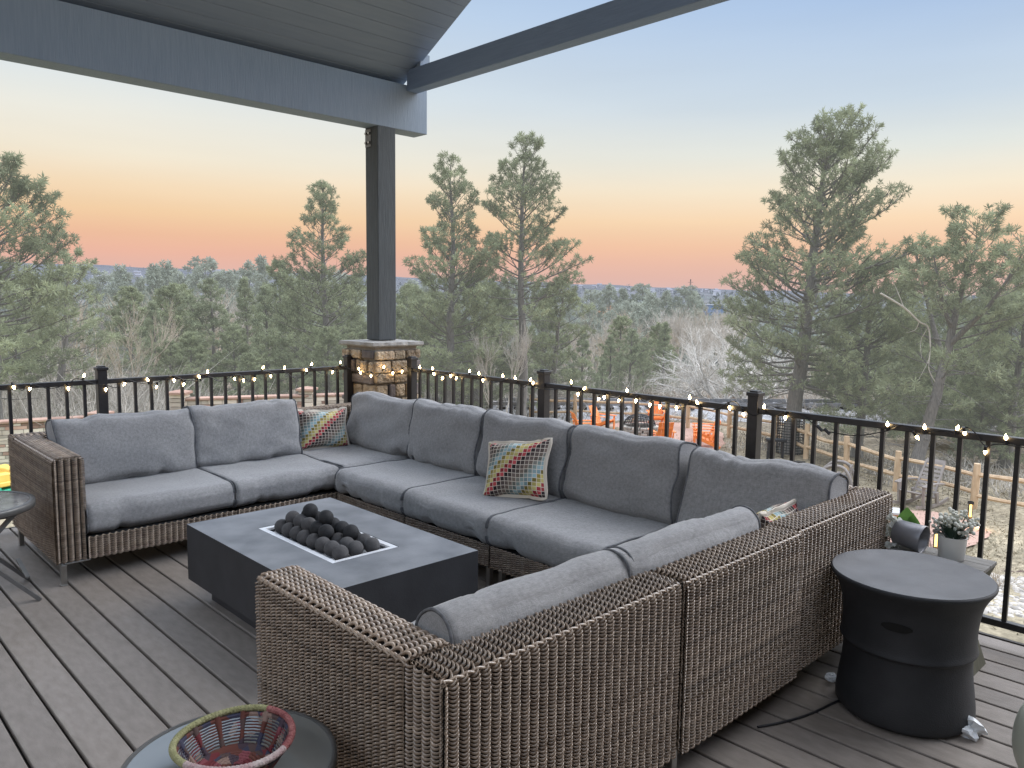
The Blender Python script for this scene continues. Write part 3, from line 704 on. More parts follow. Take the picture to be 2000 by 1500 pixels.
def rbox(n=13):
    bm = bmesh.new(); bmesh.ops.create_cube(bm, size=2)
    bmesh.ops.subdivide_edges(bm, edges=bm.edges[:], cuts=n, use_grid_fill=True)
    bm.verts.ensure_lookup_table()
    V = np.array([v.co[:] for v in bm.verts]); F = np.array([[v.index for v in f.verts] for f in bm.faces]); bm.free()
    return V, F
RBV, RBF = rbox(17)

class Cushion:
    """box cushion: W x D face, H thick, rounded, crowned, slightly creased; M (3x3) and c place it"""
    def __init__(s, W, D, H, r=.05, crown=.03, seed=0, wr=.006, side=.012, sag=0., pinch=0.):
        s.__dict__.update(locals()); q = np.random.default_rng(seed); s.ph = q.uniform(0, 6.3, 12); s.dr = q.uniform(-1, 1, (12, 2)); s.q = q
        s.cr = [(q.uniform(-.9, .9), q.choice([-1, 1]), q.uniform(.25, .7), q.uniform(.05, .11), q.uniform(.5, 1.)) for _ in range(9)]
    def warp(s, p):
        p = np.asarray(p, float); p = np.sign(p)*np.abs(p)**.72
        half = np.array([s.W, s.D, s.H])/2; r = min(s.r, s.H/2*.98)
        q = p*half; inn = np.clip(q, -(half-r), half-r); d = q-inn
        if not s.pinch: d[:, 0] = 0
        L_ = np.linalg.norm(d, axis=1, keepdims=True); k = np.max(np.abs(d), axis=1, keepdims=True); rr = np.where(L_ > 1e-9, d/np.maximum(L_, 1e-9)*k, 0)
        if s.pinch: q = inn+rr
        else: q[:, 1:] = inn[:, 1:]+rr[:, 1:]
        x, y, z = p.T; f = (1-x**2)*(1-y**2)
        out = q.copy()
        out[:, 2] += z*s.crown*np.sqrt(np.clip(f, 0, 1))-s.sag*f*(z > 0)
        out[:, 0] += x*np.abs(x)*s.side*(1-y**2)*(1-z**2)
        out[:, 1] += y*np.abs(y)*s.side*(1-x**2)*(1-z**2*.5)
        if s.pinch:
            c = (np.abs(x)*np.abs(y))**3; out[:, :2] *= (1+s.pinch*c-.0*c)[:, None]
            e = np.maximum(np.abs(x), np.abs(y)); out[:, 2] *= (1-.86*e**3.0)
            out[:, 0] -= np.sign(x)*.05*s.W*(1-y**2)*np.abs(x)**3; out[:, 1] -= np.sign(y)*.05*s.D*(1-x**2)*np.abs(y)**3
        w = np.zeros(len(p))
        for i in range(6): w += np.sin(x*(3+i*1.1)*s.dr[i, 0]*2+y*(3+i)*s.dr[i, 1]*2+s.ph[i])/(1.6+i*.6)
        out[:, 2] += np.where(np.abs(z) > .5, np.sign(z), 0)*w*s.wr*.55
        out[:, 0] += np.sin(y*5+s.ph[7])*s.wr*.5; out[:, 1] += np.sin(x*4.3+s.ph[8])*s.wr*.7+np.sin(x*9+s.ph[9])*s.wr*.3
        # short creases running in from the long edges
        for cx, sy, ln, wd, am in s.cr:
            dx = (x-cx-(y-sy)*.18*s.dr[0, 0])/wd; t = np.clip(1-np.abs(y-sy)/ln, 0, 1)
            k = np.exp(-dx**2*3)*t*am*s.wr*1.9
            out[:, 2] -= np.sign(z)*k*(np.abs(z) > .3); out[:, 1] -= sy*k*.7
        return out
    def place(s, p): return s.warp(p)@np.asarray(s.M).T+s.c
    def build(s, name, parent, M, c, mat_='linen', pipe=True, uv=False, label=None):
        s.M = np.asarray(M, float); s.c = np.asarray(c, float)
        g = G(); u = None
        u = np.sign(RBV)*np.abs(RBV)**.72*np.array([s.W, s.D, s.H])/2+s.q.uniform(0, 9, 3)
        if uv: k = np.sign(RBV)*np.abs(RBV)**.72; u = np.stack([(k[:, 0]+1)/2, (k[:, 1]+1)/2, RBV[:, 2]], 1)
        g.add(s.place(RBV), RBF, uv=u); o = g.build(name, mat_, parent, smooth=True, uv=True, top=None if parent else tuple(s.c))
        if pipe:
            t = np.linspace(-1, 1, 40)[:-1]; one = np.ones_like(t)
            for x in (1, -1):
                e = np.concatenate([np.stack([one*x, t, -one], 1), np.stack([one*x, one, t], 1), np.stack([one*x, -t, one], 1), np.stack([one*x, -one, -t], 1)])
                q = G(); P = s.place(e); q.tube(P, .0052, 6, closed=True); q.build('piping', 'piping', o, smooth=True)
        return o

I3 = np.eye(3)
def Mrot(ax, a):
    return np.array(Matrix.Rotation(a, 3, ax))
def face_M(out2, lean):
    """width along the sofa, local z = the face looking along out2, tipped back by lean; local y runs up"""
    o = np.array([out2[0], out2[1], 0.]); zz = np.array([0, 0, 1.]); w = np.cross(zz, o)       # width axis
    n = o*math.cos(lean)+zz*math.sin(lean); h = np.cross(n, w)
    return np.stack([w, h, n], 1)

def leg(t, x, y, dx, dy):
    g = G(); g.box((x, y, .058), (.028, .028, .116)); g.box((x+dx*.06, y, .121), (.15, .03, .008)); g.box((x, y+dy*.06, .1215), (.03, .15, .0075)); g.box((x, y, .004), (.034, .034, .008))
    g.build('leg', 'steel', t, bevel=.002)

Z0, Z1, TH = .13, .70, .14
SX0, SX1, SY0, SY1 = 1.085, 3.78, 1.345, 5.69
grp = 'modules of the sectional sofa'
def sofa(name, label, x0, x1, y0, y1, backs, arm=None, seat=None, quality=(5, 4), aprons=(), legs=(), zcap=Z1):
    t = thing(name, label, 'sofa module', ((x0+x1)/2, (y0+y1)/2, 0), grp); g = G(); e = .004
    nu, sd = quality
    x0 += e; x1 -= e; y0 += e; y1 -= e
    for side in backs:
        if side == 'N': wall(g, (x1, y1), (x0, y1), (0, -1), Z0, Z1, TH, .42, nu, sd)
        if side == 'S': wall(g, (x0, y0), (x1, y0), (0, 1), Z0, Z1, TH, .52, nu, sd)
        if side == 'E': wall(g, (x1, y0 if 'S' not in backs else y0+TH+.012), (x1, y1 if 'N' not in backs else y1-TH-.012), (-1, 0), Z0, Z1, TH, .42, nu, sd)
    if arm == 'far': wall(g, (x0, y1-TH-.012), (x0, y0), (1, 0), Z0, Z1, TH, .40, nu, sd)
    if arm == 'near': wall(g, (x0, y1), (x0, y0+TH+.001), (1, 0), Z0, Z1, TH, .50, nu, sd, ends=(True, False))
    for a, b, o in aprons: apron(g, a, b, o, Z0, .245)
    g.box(((x0+x1)/2, (y0+y1)/2, .19), (x1-x0-.06, y1-y0-.06, .1), mi=1)
    g.build('wicker_frame', ['wicker', 'wicker_core'], t, smooth=True)
    for l in legs: leg(t, *l)
    return t

# seat cushion tops near .425, backs rise to about .80
def seat(t, x0, x1, y0, y1, seed, zt=.415, turn=False):
    if turn: return Cushion(y1-y0-.006, x1-x0-.006, .165, r=.058, crown=.018, seed=seed, wr=.008, side=.008, sag=.02).build('seat_cushion', t, Mrot('Z', PI/2), ((x0+x1)/2, (y0+y1)/2, zt-.08))
    return Cushion(x1-x0-.006, y1-y0-.006, .165, r=.058, crown=.018, seed=seed, wr=.008, side=.008, sag=.02).build('seat_cushion', t, I3, ((x0+x1)/2, (y0+y1)/2, zt-.08))
def back(t, cx, cy, out, w, seed, lean=.2, h=.43, thick=.19, zc=.605, roll=0., wr=.012, r=.06):
    M = face_M(out, lean)
    if roll: M = M@Mrot('Z', roll)
    return Cushion(w, h, thick, r=r, crown=.028, seed=seed, wr=wr, side=.01).build('back_cushion', t, M, (cx, cy, zc))

XF = 2.79     # front of the right-hand run
YF = 4.70     # front of the far run
m = sofa('sofa_module', 'left end module of the wicker sofa with its own armrest, nearest the lawn', SX0, 2.10, YF-.04, SY1, 'N', 'far', quality=(6, 5), aprons=[((1.24, YF-.035), (2.095, YF-.035), (0, -1))], legs=[(SX0+.03, YF-.02, 1, 1), (SX0+.03, SY1-.06, 1, -1), (2.06, YF, -1, 1)])
seat(m, 1.245, 2.10, YF-.02, 5.50, 1); back(m, 1.67, 5.36, (0, -1), .83, 2, lean=.22)
m = sofa('sofa_module', 'armless wicker sofa module between the left end module and the far corner', 2.10, 2.87, YF-.04, SY1, 'N', quality=(5, 4), aprons=[((2.105, YF-.035), (2.865, YF-.035), (0, -1))], legs=[(2.84, YF, -1, 1)])
seat(m, 2.10, 2.865, YF-.02, 5.50, 3); back(m, 2.475, 5.36, (0, -1), .78, 4, lean=.2)
m = sofa('sofa_module', 'far corner module of the wicker sofa in front of the stone pillar', 2.87, SX1, 4.62, SY1, 'NE', quality=(5, 4))
seat(m, 2.87, 3.63, 4.64, 5.54, 5); back(m, 3.50, 5.00, (-1, 0), .90, 6, lean=.26, zc=.60, h=.44, wr=.016)
ys = [2.285, 3.065, 3.845, 4.62]
lab = ['armless wicker sofa module by the near right corner, its back cushion plain and unpiled', 'middle armless wicker sofa module on the right with a patterned pillow on its seat', 'armless wicker sofa module on the right next to the far corner module']
for i in range(3):
    a, b = ys[i], ys[i+1]
    m = sofa('sofa_module', lab[i], XF, SX1, a, b, 'E', quality=(4, 3), aprons=[((XF+.01, b-.005), (XF+.01, a+.005), (-1, 0))], legs=[(XF+.05, a+.05, 1, 1), (XF+.05, b-.05, 1, -1)])
    seat(m, XF-.02, 3.63, a, b, 10+i, turn=True); back(m, 3.49, (a+b)/2, (-1, 0), b-a-.03, 20+i, lean=.2, h=.45, wr=.013, zc=.615)
m = sofa('sofa_module', 'near right corner module of the wicker sofa, beside the black drum stool', 2.850, SX1, SY0+.010, 2.285, 'SE', quality=(8, 5))
seat(m, 2.845, 3.63, 1.50, 2.28, 30, turn=True); back(m, 3.47, 1.86, (-1, 0), .74, 31, lean=.34, h=.45, zc=.60, wr=.012)
m = sofa('sofa_module', 'armless wicker sofa module seen from behind, between the two near corners', 2.058, 2.845, SY0-.008, 2.285, 'S', quality=(8, 6), legs=[(2.08, SY0+.04, 1, 1)])
seat(m, 2.045, 2.845, 1.50, 2.27, 32); back(m, 2.40, 1.60, (0, 1), .83, 33, lean=.2, zc=.560, thick=.145, r=.071, wr=.006, h=.42)
m = sofa('sofa_module', 'near left end module of the sofa seen from behind, armrest next to the glass table', SX0, 2.040, SY0, 2.285, 'S', 'near', quality=(10, 6), legs=[(SX0+.04, SY0+.04, 1, 1), (SX0+.04, 2.24, 1, -1)])
seat(m, 1.24, 2.045, 1.50, 2.27, 34); back(m, 1.635, 1.61, (0, 1), .78, 35, lean=.2, zc=.556, thick=.145, r=.071, wr=.006, h=.41)

# throw pillows
def pillow(label, c, out, lean, roll, W, H, seed, extra=None):
    M = face_M(out, lean)@Mrot('Z', roll)
    if extra is not None: M = extra@M
    o = Cushion(W, H, .15, r=.06, crown=.0, seed=seed, wr=.006, side=0, pinch=.05).build('throw_pillow', None, M, c, 'checks', pipe=False, uv=True)
    tag(o, label, 'pillow', 'patterned throw pillows')
pillow('multicoloured check pillow in the far corner, against the bare wicker back', (3.12, 5.38, .565), (-.08, -1), .22, -.03, .46, .34, 50)
pillow('multicoloured check pillow tilted on the middle seat of the right side', (3.22, 3.30, .575), (-1, -.22), .42, .16, .45, .37, 51)
pillow('multicoloured check pillow mostly hidden in the near right corner, only its top edge showing', (3.17, 1.66, .535), (-.1, 1), .3, .04, .44, .36, 52)

# ------------------------------------------------------------------ fire table
def fire_table():
    X0, X1, Y0, Y1, zt = 1.545, 2.395, 2.71, 4.045, .40
    t = thing('fire_table', 'low rectangular dark concrete fire table heaped with round balls, inside the sofa', 'fire table', ((X0+X1)/2, (Y0+Y1)/2, 0))
    hx0, hx1, hy0, hy1 = 1.787, 2.15, 3.005, 3.735
    g = G()
    for a, b, c, d in ((X0, hx0, Y0, Y1), (hx1, X1, Y0, Y1), (hx0, hx1, Y0, hy0), (hx0, hx1, hy1, Y1)):
        g.add([(a, c, zt), (b, c, zt), (b, d, zt), (a, d, zt)], [[0, 1, 2, 3]])
    for p, q in (((hx0, hy0), (hx1, hy0)), ((hx1, hy0), (hx1, hy1)), ((hx1, hy1), (hx0, hy1)), ((hx0, hy1), (hx0, hy0))):
        g.add([(*p, zt), (*q, zt), (*q, zt-.05), (*p, zt-.05)], [[0, 1, 2, 3]])
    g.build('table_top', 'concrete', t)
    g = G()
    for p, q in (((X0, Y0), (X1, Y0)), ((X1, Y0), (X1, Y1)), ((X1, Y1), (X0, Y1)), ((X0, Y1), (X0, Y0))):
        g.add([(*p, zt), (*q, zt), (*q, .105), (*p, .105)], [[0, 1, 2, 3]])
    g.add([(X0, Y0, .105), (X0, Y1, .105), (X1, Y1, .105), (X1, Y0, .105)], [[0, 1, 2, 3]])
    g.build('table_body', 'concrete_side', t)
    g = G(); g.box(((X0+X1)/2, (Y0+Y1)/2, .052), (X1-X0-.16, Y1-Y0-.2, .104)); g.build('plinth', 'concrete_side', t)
    g = G(); w = .030
    for a, b, c, d in ((hx0+.002, hx0+w, hy0+.002, hy1-.002), (hx1-w, hx1-.002, hy0+.002, hy1-.002), (hx0+w, hx1-w, hy0+.002, hy0+w), (hx0+w, hx1-w, hy1-w, hy1-.002)):
        g.box(((a+b)/2, (c+d)/2, zt-.008), (b-a, d-c, .012))
    g.box(((hx0+hx1)/2, (hy0+hy1)/2, zt-.032), (hx1-hx0-.004, hy1-hy0-.004, .006)); g.build('burner_tray', 'tray', t)
    r = .0385; z0 = zt-.029+r; k = 0; first = {}
    def ball(x, y, z, kind):
        nonlocal k
        lab = {'a': 'grey ceramic fire ball in the bottom layer of the heap on the fire table', 'b': 'sooty black fire ball piled on top of the heap on the fire table'}[kind]
        if kind not in first:
            q = G(); q.ball((x, y, z), r, 20, 14); o = q.build('fire_ball', 'ball' if kind == 'a' else 'ball_soot', None, smooth=True, top=(x, y, z)); first[kind] = o
        else:
            o = first[kind].copy(); col.objects.link(o); o.location = (x, y, z)
        o.rotation_euler = rng.uniform(0, 6, 3); tag(o, lab, 'fire ball', 'grey fire balls' if kind == 'a' else 'sooty fire balls')
    ys_ = np.linspace(hy0+.075, hy1-.085, 8); xs_ = [hx0+.088, hx0+.088+.088, hx0+.088+.176]
    for i, y in enumerate(ys_):
        for j, x in enumerate(xs_):
            ball(x+rng.normal(0, .003), y+rng.normal(0, .003)+(.008 if j == 1 else 0), z0, 'b' if (j == 2 and 1 < i < 7) else 'a')
    dz = math.sqrt((2*r)**2-.045**2-.046**2)*.99
    for j in range(2):
        for i in range(7):
            if (i, j) in ((0, 0), (0, 1), (1, 0)): continue
            y = (ys_[i]+ys_[i+1])/2; x = (xs_[j]+xs_[j+1])/2
            ball(x, y, z0+.045, 'a' if (j == 0 and i > 3) else 'b')
    for i in (3, 5):
        ball((xs_[0]+xs_[2])/2+.01*rng.normal(), ys_[i+0]+.03, z0+.094, 'b')
fire_table()

# ------------------------------------------------------------------ drum stool and things behind it
def drum():
    c = (3.165, 1.045, 0)
    t = thing('drum_stool', 'black waisted stone drum stool with a shallow dished top, behind the near sofa corner', 'stool', c)
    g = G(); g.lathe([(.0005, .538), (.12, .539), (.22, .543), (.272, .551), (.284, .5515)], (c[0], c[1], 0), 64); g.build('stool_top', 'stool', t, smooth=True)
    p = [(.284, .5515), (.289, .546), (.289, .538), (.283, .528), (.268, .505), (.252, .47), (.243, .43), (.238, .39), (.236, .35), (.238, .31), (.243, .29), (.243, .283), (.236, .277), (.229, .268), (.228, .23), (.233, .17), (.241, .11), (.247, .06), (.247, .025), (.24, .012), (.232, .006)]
    g = G(); g.lathe([p[0]]+[tuple(x) for x in smoothpath(p, 70)], (c[0], c[1], 0), 64); g.build('stool_body', 'stoolside_shade', t, smooth=True)
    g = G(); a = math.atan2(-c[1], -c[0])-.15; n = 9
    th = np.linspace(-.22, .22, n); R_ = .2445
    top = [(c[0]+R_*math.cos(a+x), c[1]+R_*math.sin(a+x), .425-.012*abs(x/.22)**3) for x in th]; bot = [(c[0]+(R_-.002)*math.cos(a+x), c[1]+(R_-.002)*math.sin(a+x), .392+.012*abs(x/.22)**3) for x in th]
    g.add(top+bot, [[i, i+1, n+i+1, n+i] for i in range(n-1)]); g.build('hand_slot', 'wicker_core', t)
drum()

def side_table():
    c = (3.665, 1.12); t = thing('side_table', 'weathered wooden hourglass side table holding the flower pots, behind the black stool', 'side table', (c[0], c[1], 0))
    hx, hy = .185, .195
    def ringbox(g, lo, hi, s0, s1):
        V = [(c[0]+x*hx*s0, c[1]+y*hy*s0, lo) for x, y in ((-1, -1), (1, -1), (1, 1), (-1, 1))]+[(c[0]+x*hx*s1, c[1]+y*hy*s1, hi) for x, y in ((-1, -1), (1, -1), (1, 1), (-1, 1))]
        g.add(V, [[0, 1, 5, 4], [1, 2, 6, 5], [2, 3, 7, 6], [3, 0, 4, 7], [0, 3, 2, 1], [4, 5, 6, 7]])
    g = G()
    for i in range(4):
        x = c[0]-hx+hx*2*(i+.5)/4; g.box((x, c[1], .461), (hx*2/4-.003, hy*2, .016))
    g.build('table_top', 'weathered', t, bevel=.002)
    g = G(); ringbox(g, .24, .452, .62, .985); ringbox(g, 0, .24, .95, .62); g.build('pedestal', 'olive_wood', t)
side_table()

def leafmesh(g, base, tip, w, upv=(0, 0, 1), curl=.15, n=7, mi=0):
    b = np.array(base, float); e = np.array(tip, float); d = e-b; L_ = np.linalg.norm(d); s = np.cross(d/L_, np.array(upv, float)); s /= np.linalg.norm(s)+1e-9; nn = np.cross(s, d/L_)
    V = []
    for i in range(n+1):
        t = i/n; ww = w*(math.sin(PI*min(1, t*.96+.02)**.72)); m_ = b+d*t+nn*curl*L_*math.sin(PI*t)
        V += [m_-s*ww+nn*ww*.25, m_, m_+s*ww+nn*ww*.25]
    F = [[i*3+k, i*3+k+1, (i+1)*3+k+1, (i+1)*3+k] for i in range(n) for k in (0, 1)]
    g.add(V, F, mi)

def pots():
    zt = .470
    c = on_z(1836, 1092, zt); c = np.array([3.735, 1.075, zt])
    t = thing('flower_pot', 'white glazed pot of pale round flower heads on the wooden side table', 'flower pot', tuple(c))
    g = G(); g.lathe([(.0005, zt+.001), (.048, zt+.001), (.052, zt+.006), (.058, zt+.10), (.0585, zt+.103), (.054, zt+.103), (.051, zt+.085), (.0005, zt+.085)], (c[0], c[1], 0), 32); g.build('pot', 'white', t, smooth=True)
    lv, st, fl = G(), G(), G()
    for i in range(34):
        a = rng.uniform(0, 2*PI); r = rng.uniform(.02, .085); h = rng.uniform(.16, .235)-r*.5
        p = c+np.array([math.cos(a)*r, math.sin(a)*r, h]); b = c+np.array([math.cos(a)*.02, math.sin(a)*.02, .08])
        st.tube(smoothpath([b, (b+p)/2+np.array([0, 0, .015]), p], 6), .0013, 4)
        for k in range(rng.integers(3, 7)): fl.ball(p+rng.normal(0, .011, 3), rng.uniform(.006, .0098), 8, 6)
    for i in range(15):
        a = rng.uniform(0, 2*PI); b = c+np.array([math.cos(a)*.02, math.sin(a)*.02, .09]); leafmesh(lv, b, b+np.array([math.cos(a)*rng.uniform(.05, .10), math.sin(a)*rng.uniform(.05, .1), rng.uniform(-.02, .09)]), .018, curl=.2)
    st.build('stems', 'leaf_dark', t); lv.build('leaves', 'leaf_dark', t, smooth=True); fl.build('blossom', 'berry', t, smooth=True)['kind'] = 'stuff'
    # the toppled grey pot with its big leaf and white blooms
    c = np.array([3.70, 1.225, zt]); t = thing('flower_pot', 'grey metal pot lying on its side with a big green leaf and white blooms', 'flower pot', tuple(c))
    ax = np.array([-.06, -.98, -.10]); ax /= np.linalg.norm(ax); s = np.cross((0, 0, 1), ax); s /= np.linalg.norm(s); M = np.stack([s, np.cross(ax, s), ax], 1)
    o = c+np.array([0.035, 0.03, .066])-ax*.06
    g = G(); g.lathe([(.0005, 0), (.05, 0), (.056, .004), (.0615, .10), (.0635, .125), (.0615, .128), (.058, .122), (.053, .02), (.0005, .012)], o, 32, M=M); g.build('pot', 'pot_grey', t, smooth=True)
    mo = o-ax*.0+np.array([0, .02, -.03])
    g = G(); tip = on_x(1771, 1000, 3.80); base = on_x(1772, 1055, 3.80); leafmesh(g, base-np.array([0, 0, .012]), tip+np.array([0, 0, .022]), .06, upv=(ray(1770, 1030)), curl=.04, n=9); leafmesh(g, base+np.array([.004, .004, -.01]), tip+np.array([0, -.03, .0]), .03, upv=(ray(1770, 1030)), curl=.1, n=9)
    g.tube(smoothpath([mo, (mo+base)/2+np.array([0, 0, .02]), base], 7), .002, 4)
    g.build('broad_leaf', 'leaf', t, smooth=True)
    g = G()
    for q in ((1712, 1072, 1760, 1068), (1745, 1085, 1700, 1090)):
        leafmesh(g, on_x(q[0], q[1], 3.78), on_x(q[2], q[3], 3.82), .03, upv=ray(1740, 1080))
    g.build('leaves', 'leaf_dark', t, smooth=True)
    g = G()
    for px, py in ((1741, 1016), (1748, 1025), (1738, 1046), (1746, 1058), (1737, 1034), (1752, 1018), (1741, 1064)):
        q = on_x(px, py, 3.72)
        for k in range(5):
            d = rng.normal(0, 1, 3); d /= np.linalg.norm(d); leafmesh(g, q, q+d*.036, .017, upv=rng.normal(0, 1, 3), n=4)
    g.build('blooms', 'petal', t, smooth=True)
pots()

def wraps():
    for k, (p, lab) in enumerate((((1893, 1435), 'crumpled clear plastic wrap sticking out at the right foot of the black stool'), ((1622, 1335), 'scrap of white plastic wrap at the left foot of the black stool'))):
        c = on_z(*p, 0.0); bm = bmesh.new(); bmesh.ops.create_icosphere(bm, subdivisions=3, radius=.045 if k == 0 else .02)
        V = np.array([v.co[:] for v in bm.verts]); F = np.array([[v.index for v in f.verts] for f in bm.faces]); bm.free()
        V = V*(1+.35*np.sin(V@rng.normal(0, 60, (3, 1))))+rng.normal(0, .003, V.shape); V[:, 2] = np.clip(V[:, 2]*.8+.03, .001, 1)
        g = G(); g.add(V+c, F); o = g.build('plastic_wrap', 'plastic_bag', None, top=tuple(c)); tag(o, lab, 'plastic wrap')
    g = G(); P = [on_z(*q, .006) for q in ((1480, 1420), (1530, 1410), (1580, 1395), (1630, 1372), (1680, 1350))]
    g.tube(smoothpath(P, 40), .005, 6); c = P[2]; o = g.build('power_cord', 'black', None, smooth=True, top=tuple(c)); tag(o, 'black cord lying on the deck between the sofa and the black stool', 'cord')
wraps()

def garden_seat():
    c = on_z(2050, 1560, 0); c = np.array([c[0]+.055, c[1]-.075, 0])
    t = thing('ceramic_pot', 'pale sage green rounded pot cut off at the lower right corner of the view', 'pot', tuple(c))
    p = [(.0005, .002), (.13, .002), (.15, .02), (.19, .10), (.20, .17), (.185, .25), (.15, .30), (.14, .31), (.0005, .314)]
    g = G(); g.lathe([tuple(x) for x in smoothpath(p, 40)], (c[0], c[1], 0), 48); g.build('pot_body', 'cream', t, smooth=True)
garden_seat()

# ------------------------------------------------------------------ round tables on the left
def bistro():
    c = np.array([.72, 4.74]); zt = .51; r = .285
    t = thing('bistro_table', 'round folding table with a glossy mottled top and crossed grey legs, by the sofa arm', 'table', (c[0], c[1], 0))
    g = G(); g.lathe([(.0005, zt), (r-.02, zt), (r-.02, zt-.008), (.0005, zt-.008)], (*c, 0), 56); g.build('table_top', 'bistro_top', t)
    g = G(); g.lathe([(r-.021, zt+.002), (r, zt+.002), (r+.004, zt-.006), (r+.002, zt-.032), (r-.006, zt-.034), (r-.021, zt-.02)], (*c, 0), 56); g.build('rim', 'frame_grey', t, smooth=True)
    u = np.array([.62, -.05]); u = u/np.linalg.norm(u); w = np.array([-u[1], u[0]])
    for s in (-1, 1):
        for e in (-1, 1):
            a = c-u*e*.19+w*s*.17; b = c+u*e*.262+w*s*.19
            P = smoothpath([(a[0], a[1], zt-.02), ((a[0]*.55+b[0]*.45), (a[1]*.55+b[1]*.45), .27), (b[0], b[1], .004)], 10); g = G()
            for i in range(len(P)-1): g.bar(P[i], P[i+1], .018, .034, upv=(*w, 0))
            g.build('leg', 'frame_grey', t)
    for e in (-1, 1):
        a = c+u*e*.215+w*.18; b = c+u*e*.215-w*.18; g = G(); g.bar((*a, .13), (*b, .13), .02, .008); g.build('stretcher', 'frame_grey', t)
bistro()

GT = np.array([.765, 1.775]); GZ = .45
def glass_table():
    t = thing('glass_table', 'small round glass topped table beside the near armrest, with the woven bowl on it', 'table', (*GT, 0)); r = .255
    g = G(); g.lathe([(.0005, GZ), (r-.012, GZ), (r-.012, GZ-.008), (.0005, GZ-.008)], (*GT, 0), 64); g.build('table_top', 'glass', t)
    g = G(); g.lathe([(r-.013, GZ+.001), (r-.008, GZ+.003), (r, GZ+.001), (r+.001, GZ-.02), (r-.013, GZ-.02)], (*GT, 0), 64); g.build('rim', 'frame_grey', t, smooth=True)
    for k in range(4):
        a = k*PI/2+.5; g = G(); p = GT+np.array([math.cos(a), math.sin(a)])*(r-.02); q = GT+np.array([math.cos(a), math.sin(a)])*.2; g.tube([(*p, GZ-.01), (*q, .0)], .009, 8); g.build('leg', 'black', t)
glass_table()

def bowl():
    c = np.array([.752, 1.722]); z = GZ+.001; tilt = .10
    t = thing('woven_bowl', 'open weave bowl of coloured rag cord with green and pink rim, on glass table', 'bowl', (c[0], c[1], z))
    Ri = .132; H = .088
    def P(r, a, h): return np.array([c[0]+r*math.cos(a), c[1]+r*math.sin(a), z+h])
    def R_at(s): return .062+(Ri-.062)*(s**.62)
    # rim: wrapped rope in two colours
    aa = np.linspace(0, 2*PI, 161)[:-1]; hs = lambda a: H+.004*math.sin(2*a+1)
    split0, split1 = rad(28), rad(196)
    for nm, m_, lo, hi in (('green_rim', 'yellow_rope', split0, split1), ('pink_rim', 'pink_rope', split1, rad(300)), ('red_rim', 'red_rope', rad(300), split0+2*PI)):
        g = G(); s = np.linspace(lo, hi, 260); rr = .0074+.0013*np.abs(np.sin(s*46)); g.tube([P(Ri+.002, a, hs(a)) for a in s], rr, 10, caps=True); g.build(nm, m_, t, smooth=True)
    g = G()
    for k in range(13):
        f = .16+.80*k/12; g.tube([P(R_at(f)+.0006*math.sin(a*30+k), a, hs(a)*f) for a in aa], .0021, 5, closed=True)
    for a0 in np.linspace(0, 2*PI, 14)[:-1]:
        V = []; n = 9
        for i in range(n+1):
            f = .04+.94*i/n; w = .052+.012*math.sin(i)
            V += [P(R_at(f)-.003, a0-w, hs(a0)*f), P(R_at(f)-.0045, a0, hs(a0)*f), P(R_at(f)-.003, a0+w, hs(a0)*f), P(R_at(f)+.004, a0+w, hs(a0)*f-.001), P(R_at(f)+.004, a0-w, hs(a0)*f-.001)]
        g.add(V, [[i*5+q, i*5+(q+1) % 5, (i+1)*5+(q+1) % 5, (i+1)*5+q] for i in range(n) for q in range(5)])
    g.tube([P(Ri-.004, a, hs(a)-.012) for a in aa], .0055, 6, closed=True)
    g.build('weave', 'rag', t, smooth=True)
    g = G(); rr = [(.0005, .006), (.03, .006), (.058, .007), (.074, .016), (.082, .024), (.086, .022), (.076, .006), (.06, .0015), (.0005, .0015)]
    g.lathe(rr, (c[0], c[1], z), 40); 
    for k in range(6): g.tube([P(.012+.009*k+.001*math.sin(a*25), a, .009+.0012*k) for a in aa], .005, 6, closed=True)
    g.build('coiled_base', 'rag', t, smooth=True)
bowl()
# ================================================================== THE YARD
def local(o, ang):
    ca, sa = math.cos(ang), math.sin(ang)
    return lambda x, y, z: np.array([o[0]+x*ca-y*sa, o[1]+x*sa+y*ca, o[2]+z])

AZ = math.atan2(FH[1], FH[0])          # world angle of the view direction
def heading(deg):                      # 0 = facing away from the house, 90 = facing right in the picture, 180 = facing the house
    return AZ-rad(deg)-PI/2            # local +y becomes that direction

def adirondack(loc, deg, label):
    t = thing('adirondack_chair', label, 'chair', tuple(loc), 'orange adirondack chairs'); p = local(loc, heading(deg)); M = 'orange'
    def bar(name, a, b, w, th, up_=(0, 0, 1), par=None):
        g = G(); g.bar(p(*a), p(*b), w, th, upv=p(*up_)-p(0, 0, 0)); return g.build(name, M, par or t, bevel=.004)
    for s in (-1, 1):
        bar('leg', (s*.30, .36, 0), (s*.30, .36, .56), .10, .03, (0, 1, 0)); bar('rear_leg', (s*.265, .36, .40), (s*.265, -.50, .02), .03, .11)
        g = G(); g.box(p(s*.335, .03, .585), (.13, .80, .026), rot=heading(deg)); g.build('armrest', M, t, bevel=.006)
        bar('arm_brace', (s*.285, -.32, .30), (s*.30, -.36, .58), .05, .025, (0, 1, 0))
    g = G()
    for k in range(5):
        f = k/4; g.bar(p(-.255, .34-.56*f, .415-.21*f), p(.255, .34-.56*f, .415-.21*f), .10, .02)
    g.build('seat', M, t, bevel=.004)
    g = G()
    for k in range(4):
        x = -.195+.13*k; g.bar(p(x, -.17, .19), p(x*1.04, -.50, .95), .124, .02, upv=p(0, 1, .45)-p(0, 0, 0))
    for z, y in ((.42, -.295), (.72, -.425)): g.bar(p(-.26, y, z), p(.26, y, z), .07, .02, upv=p(0, 1, .45)-p(0, 0, 0))
    g.build('backrest', M, t, bevel=.004)
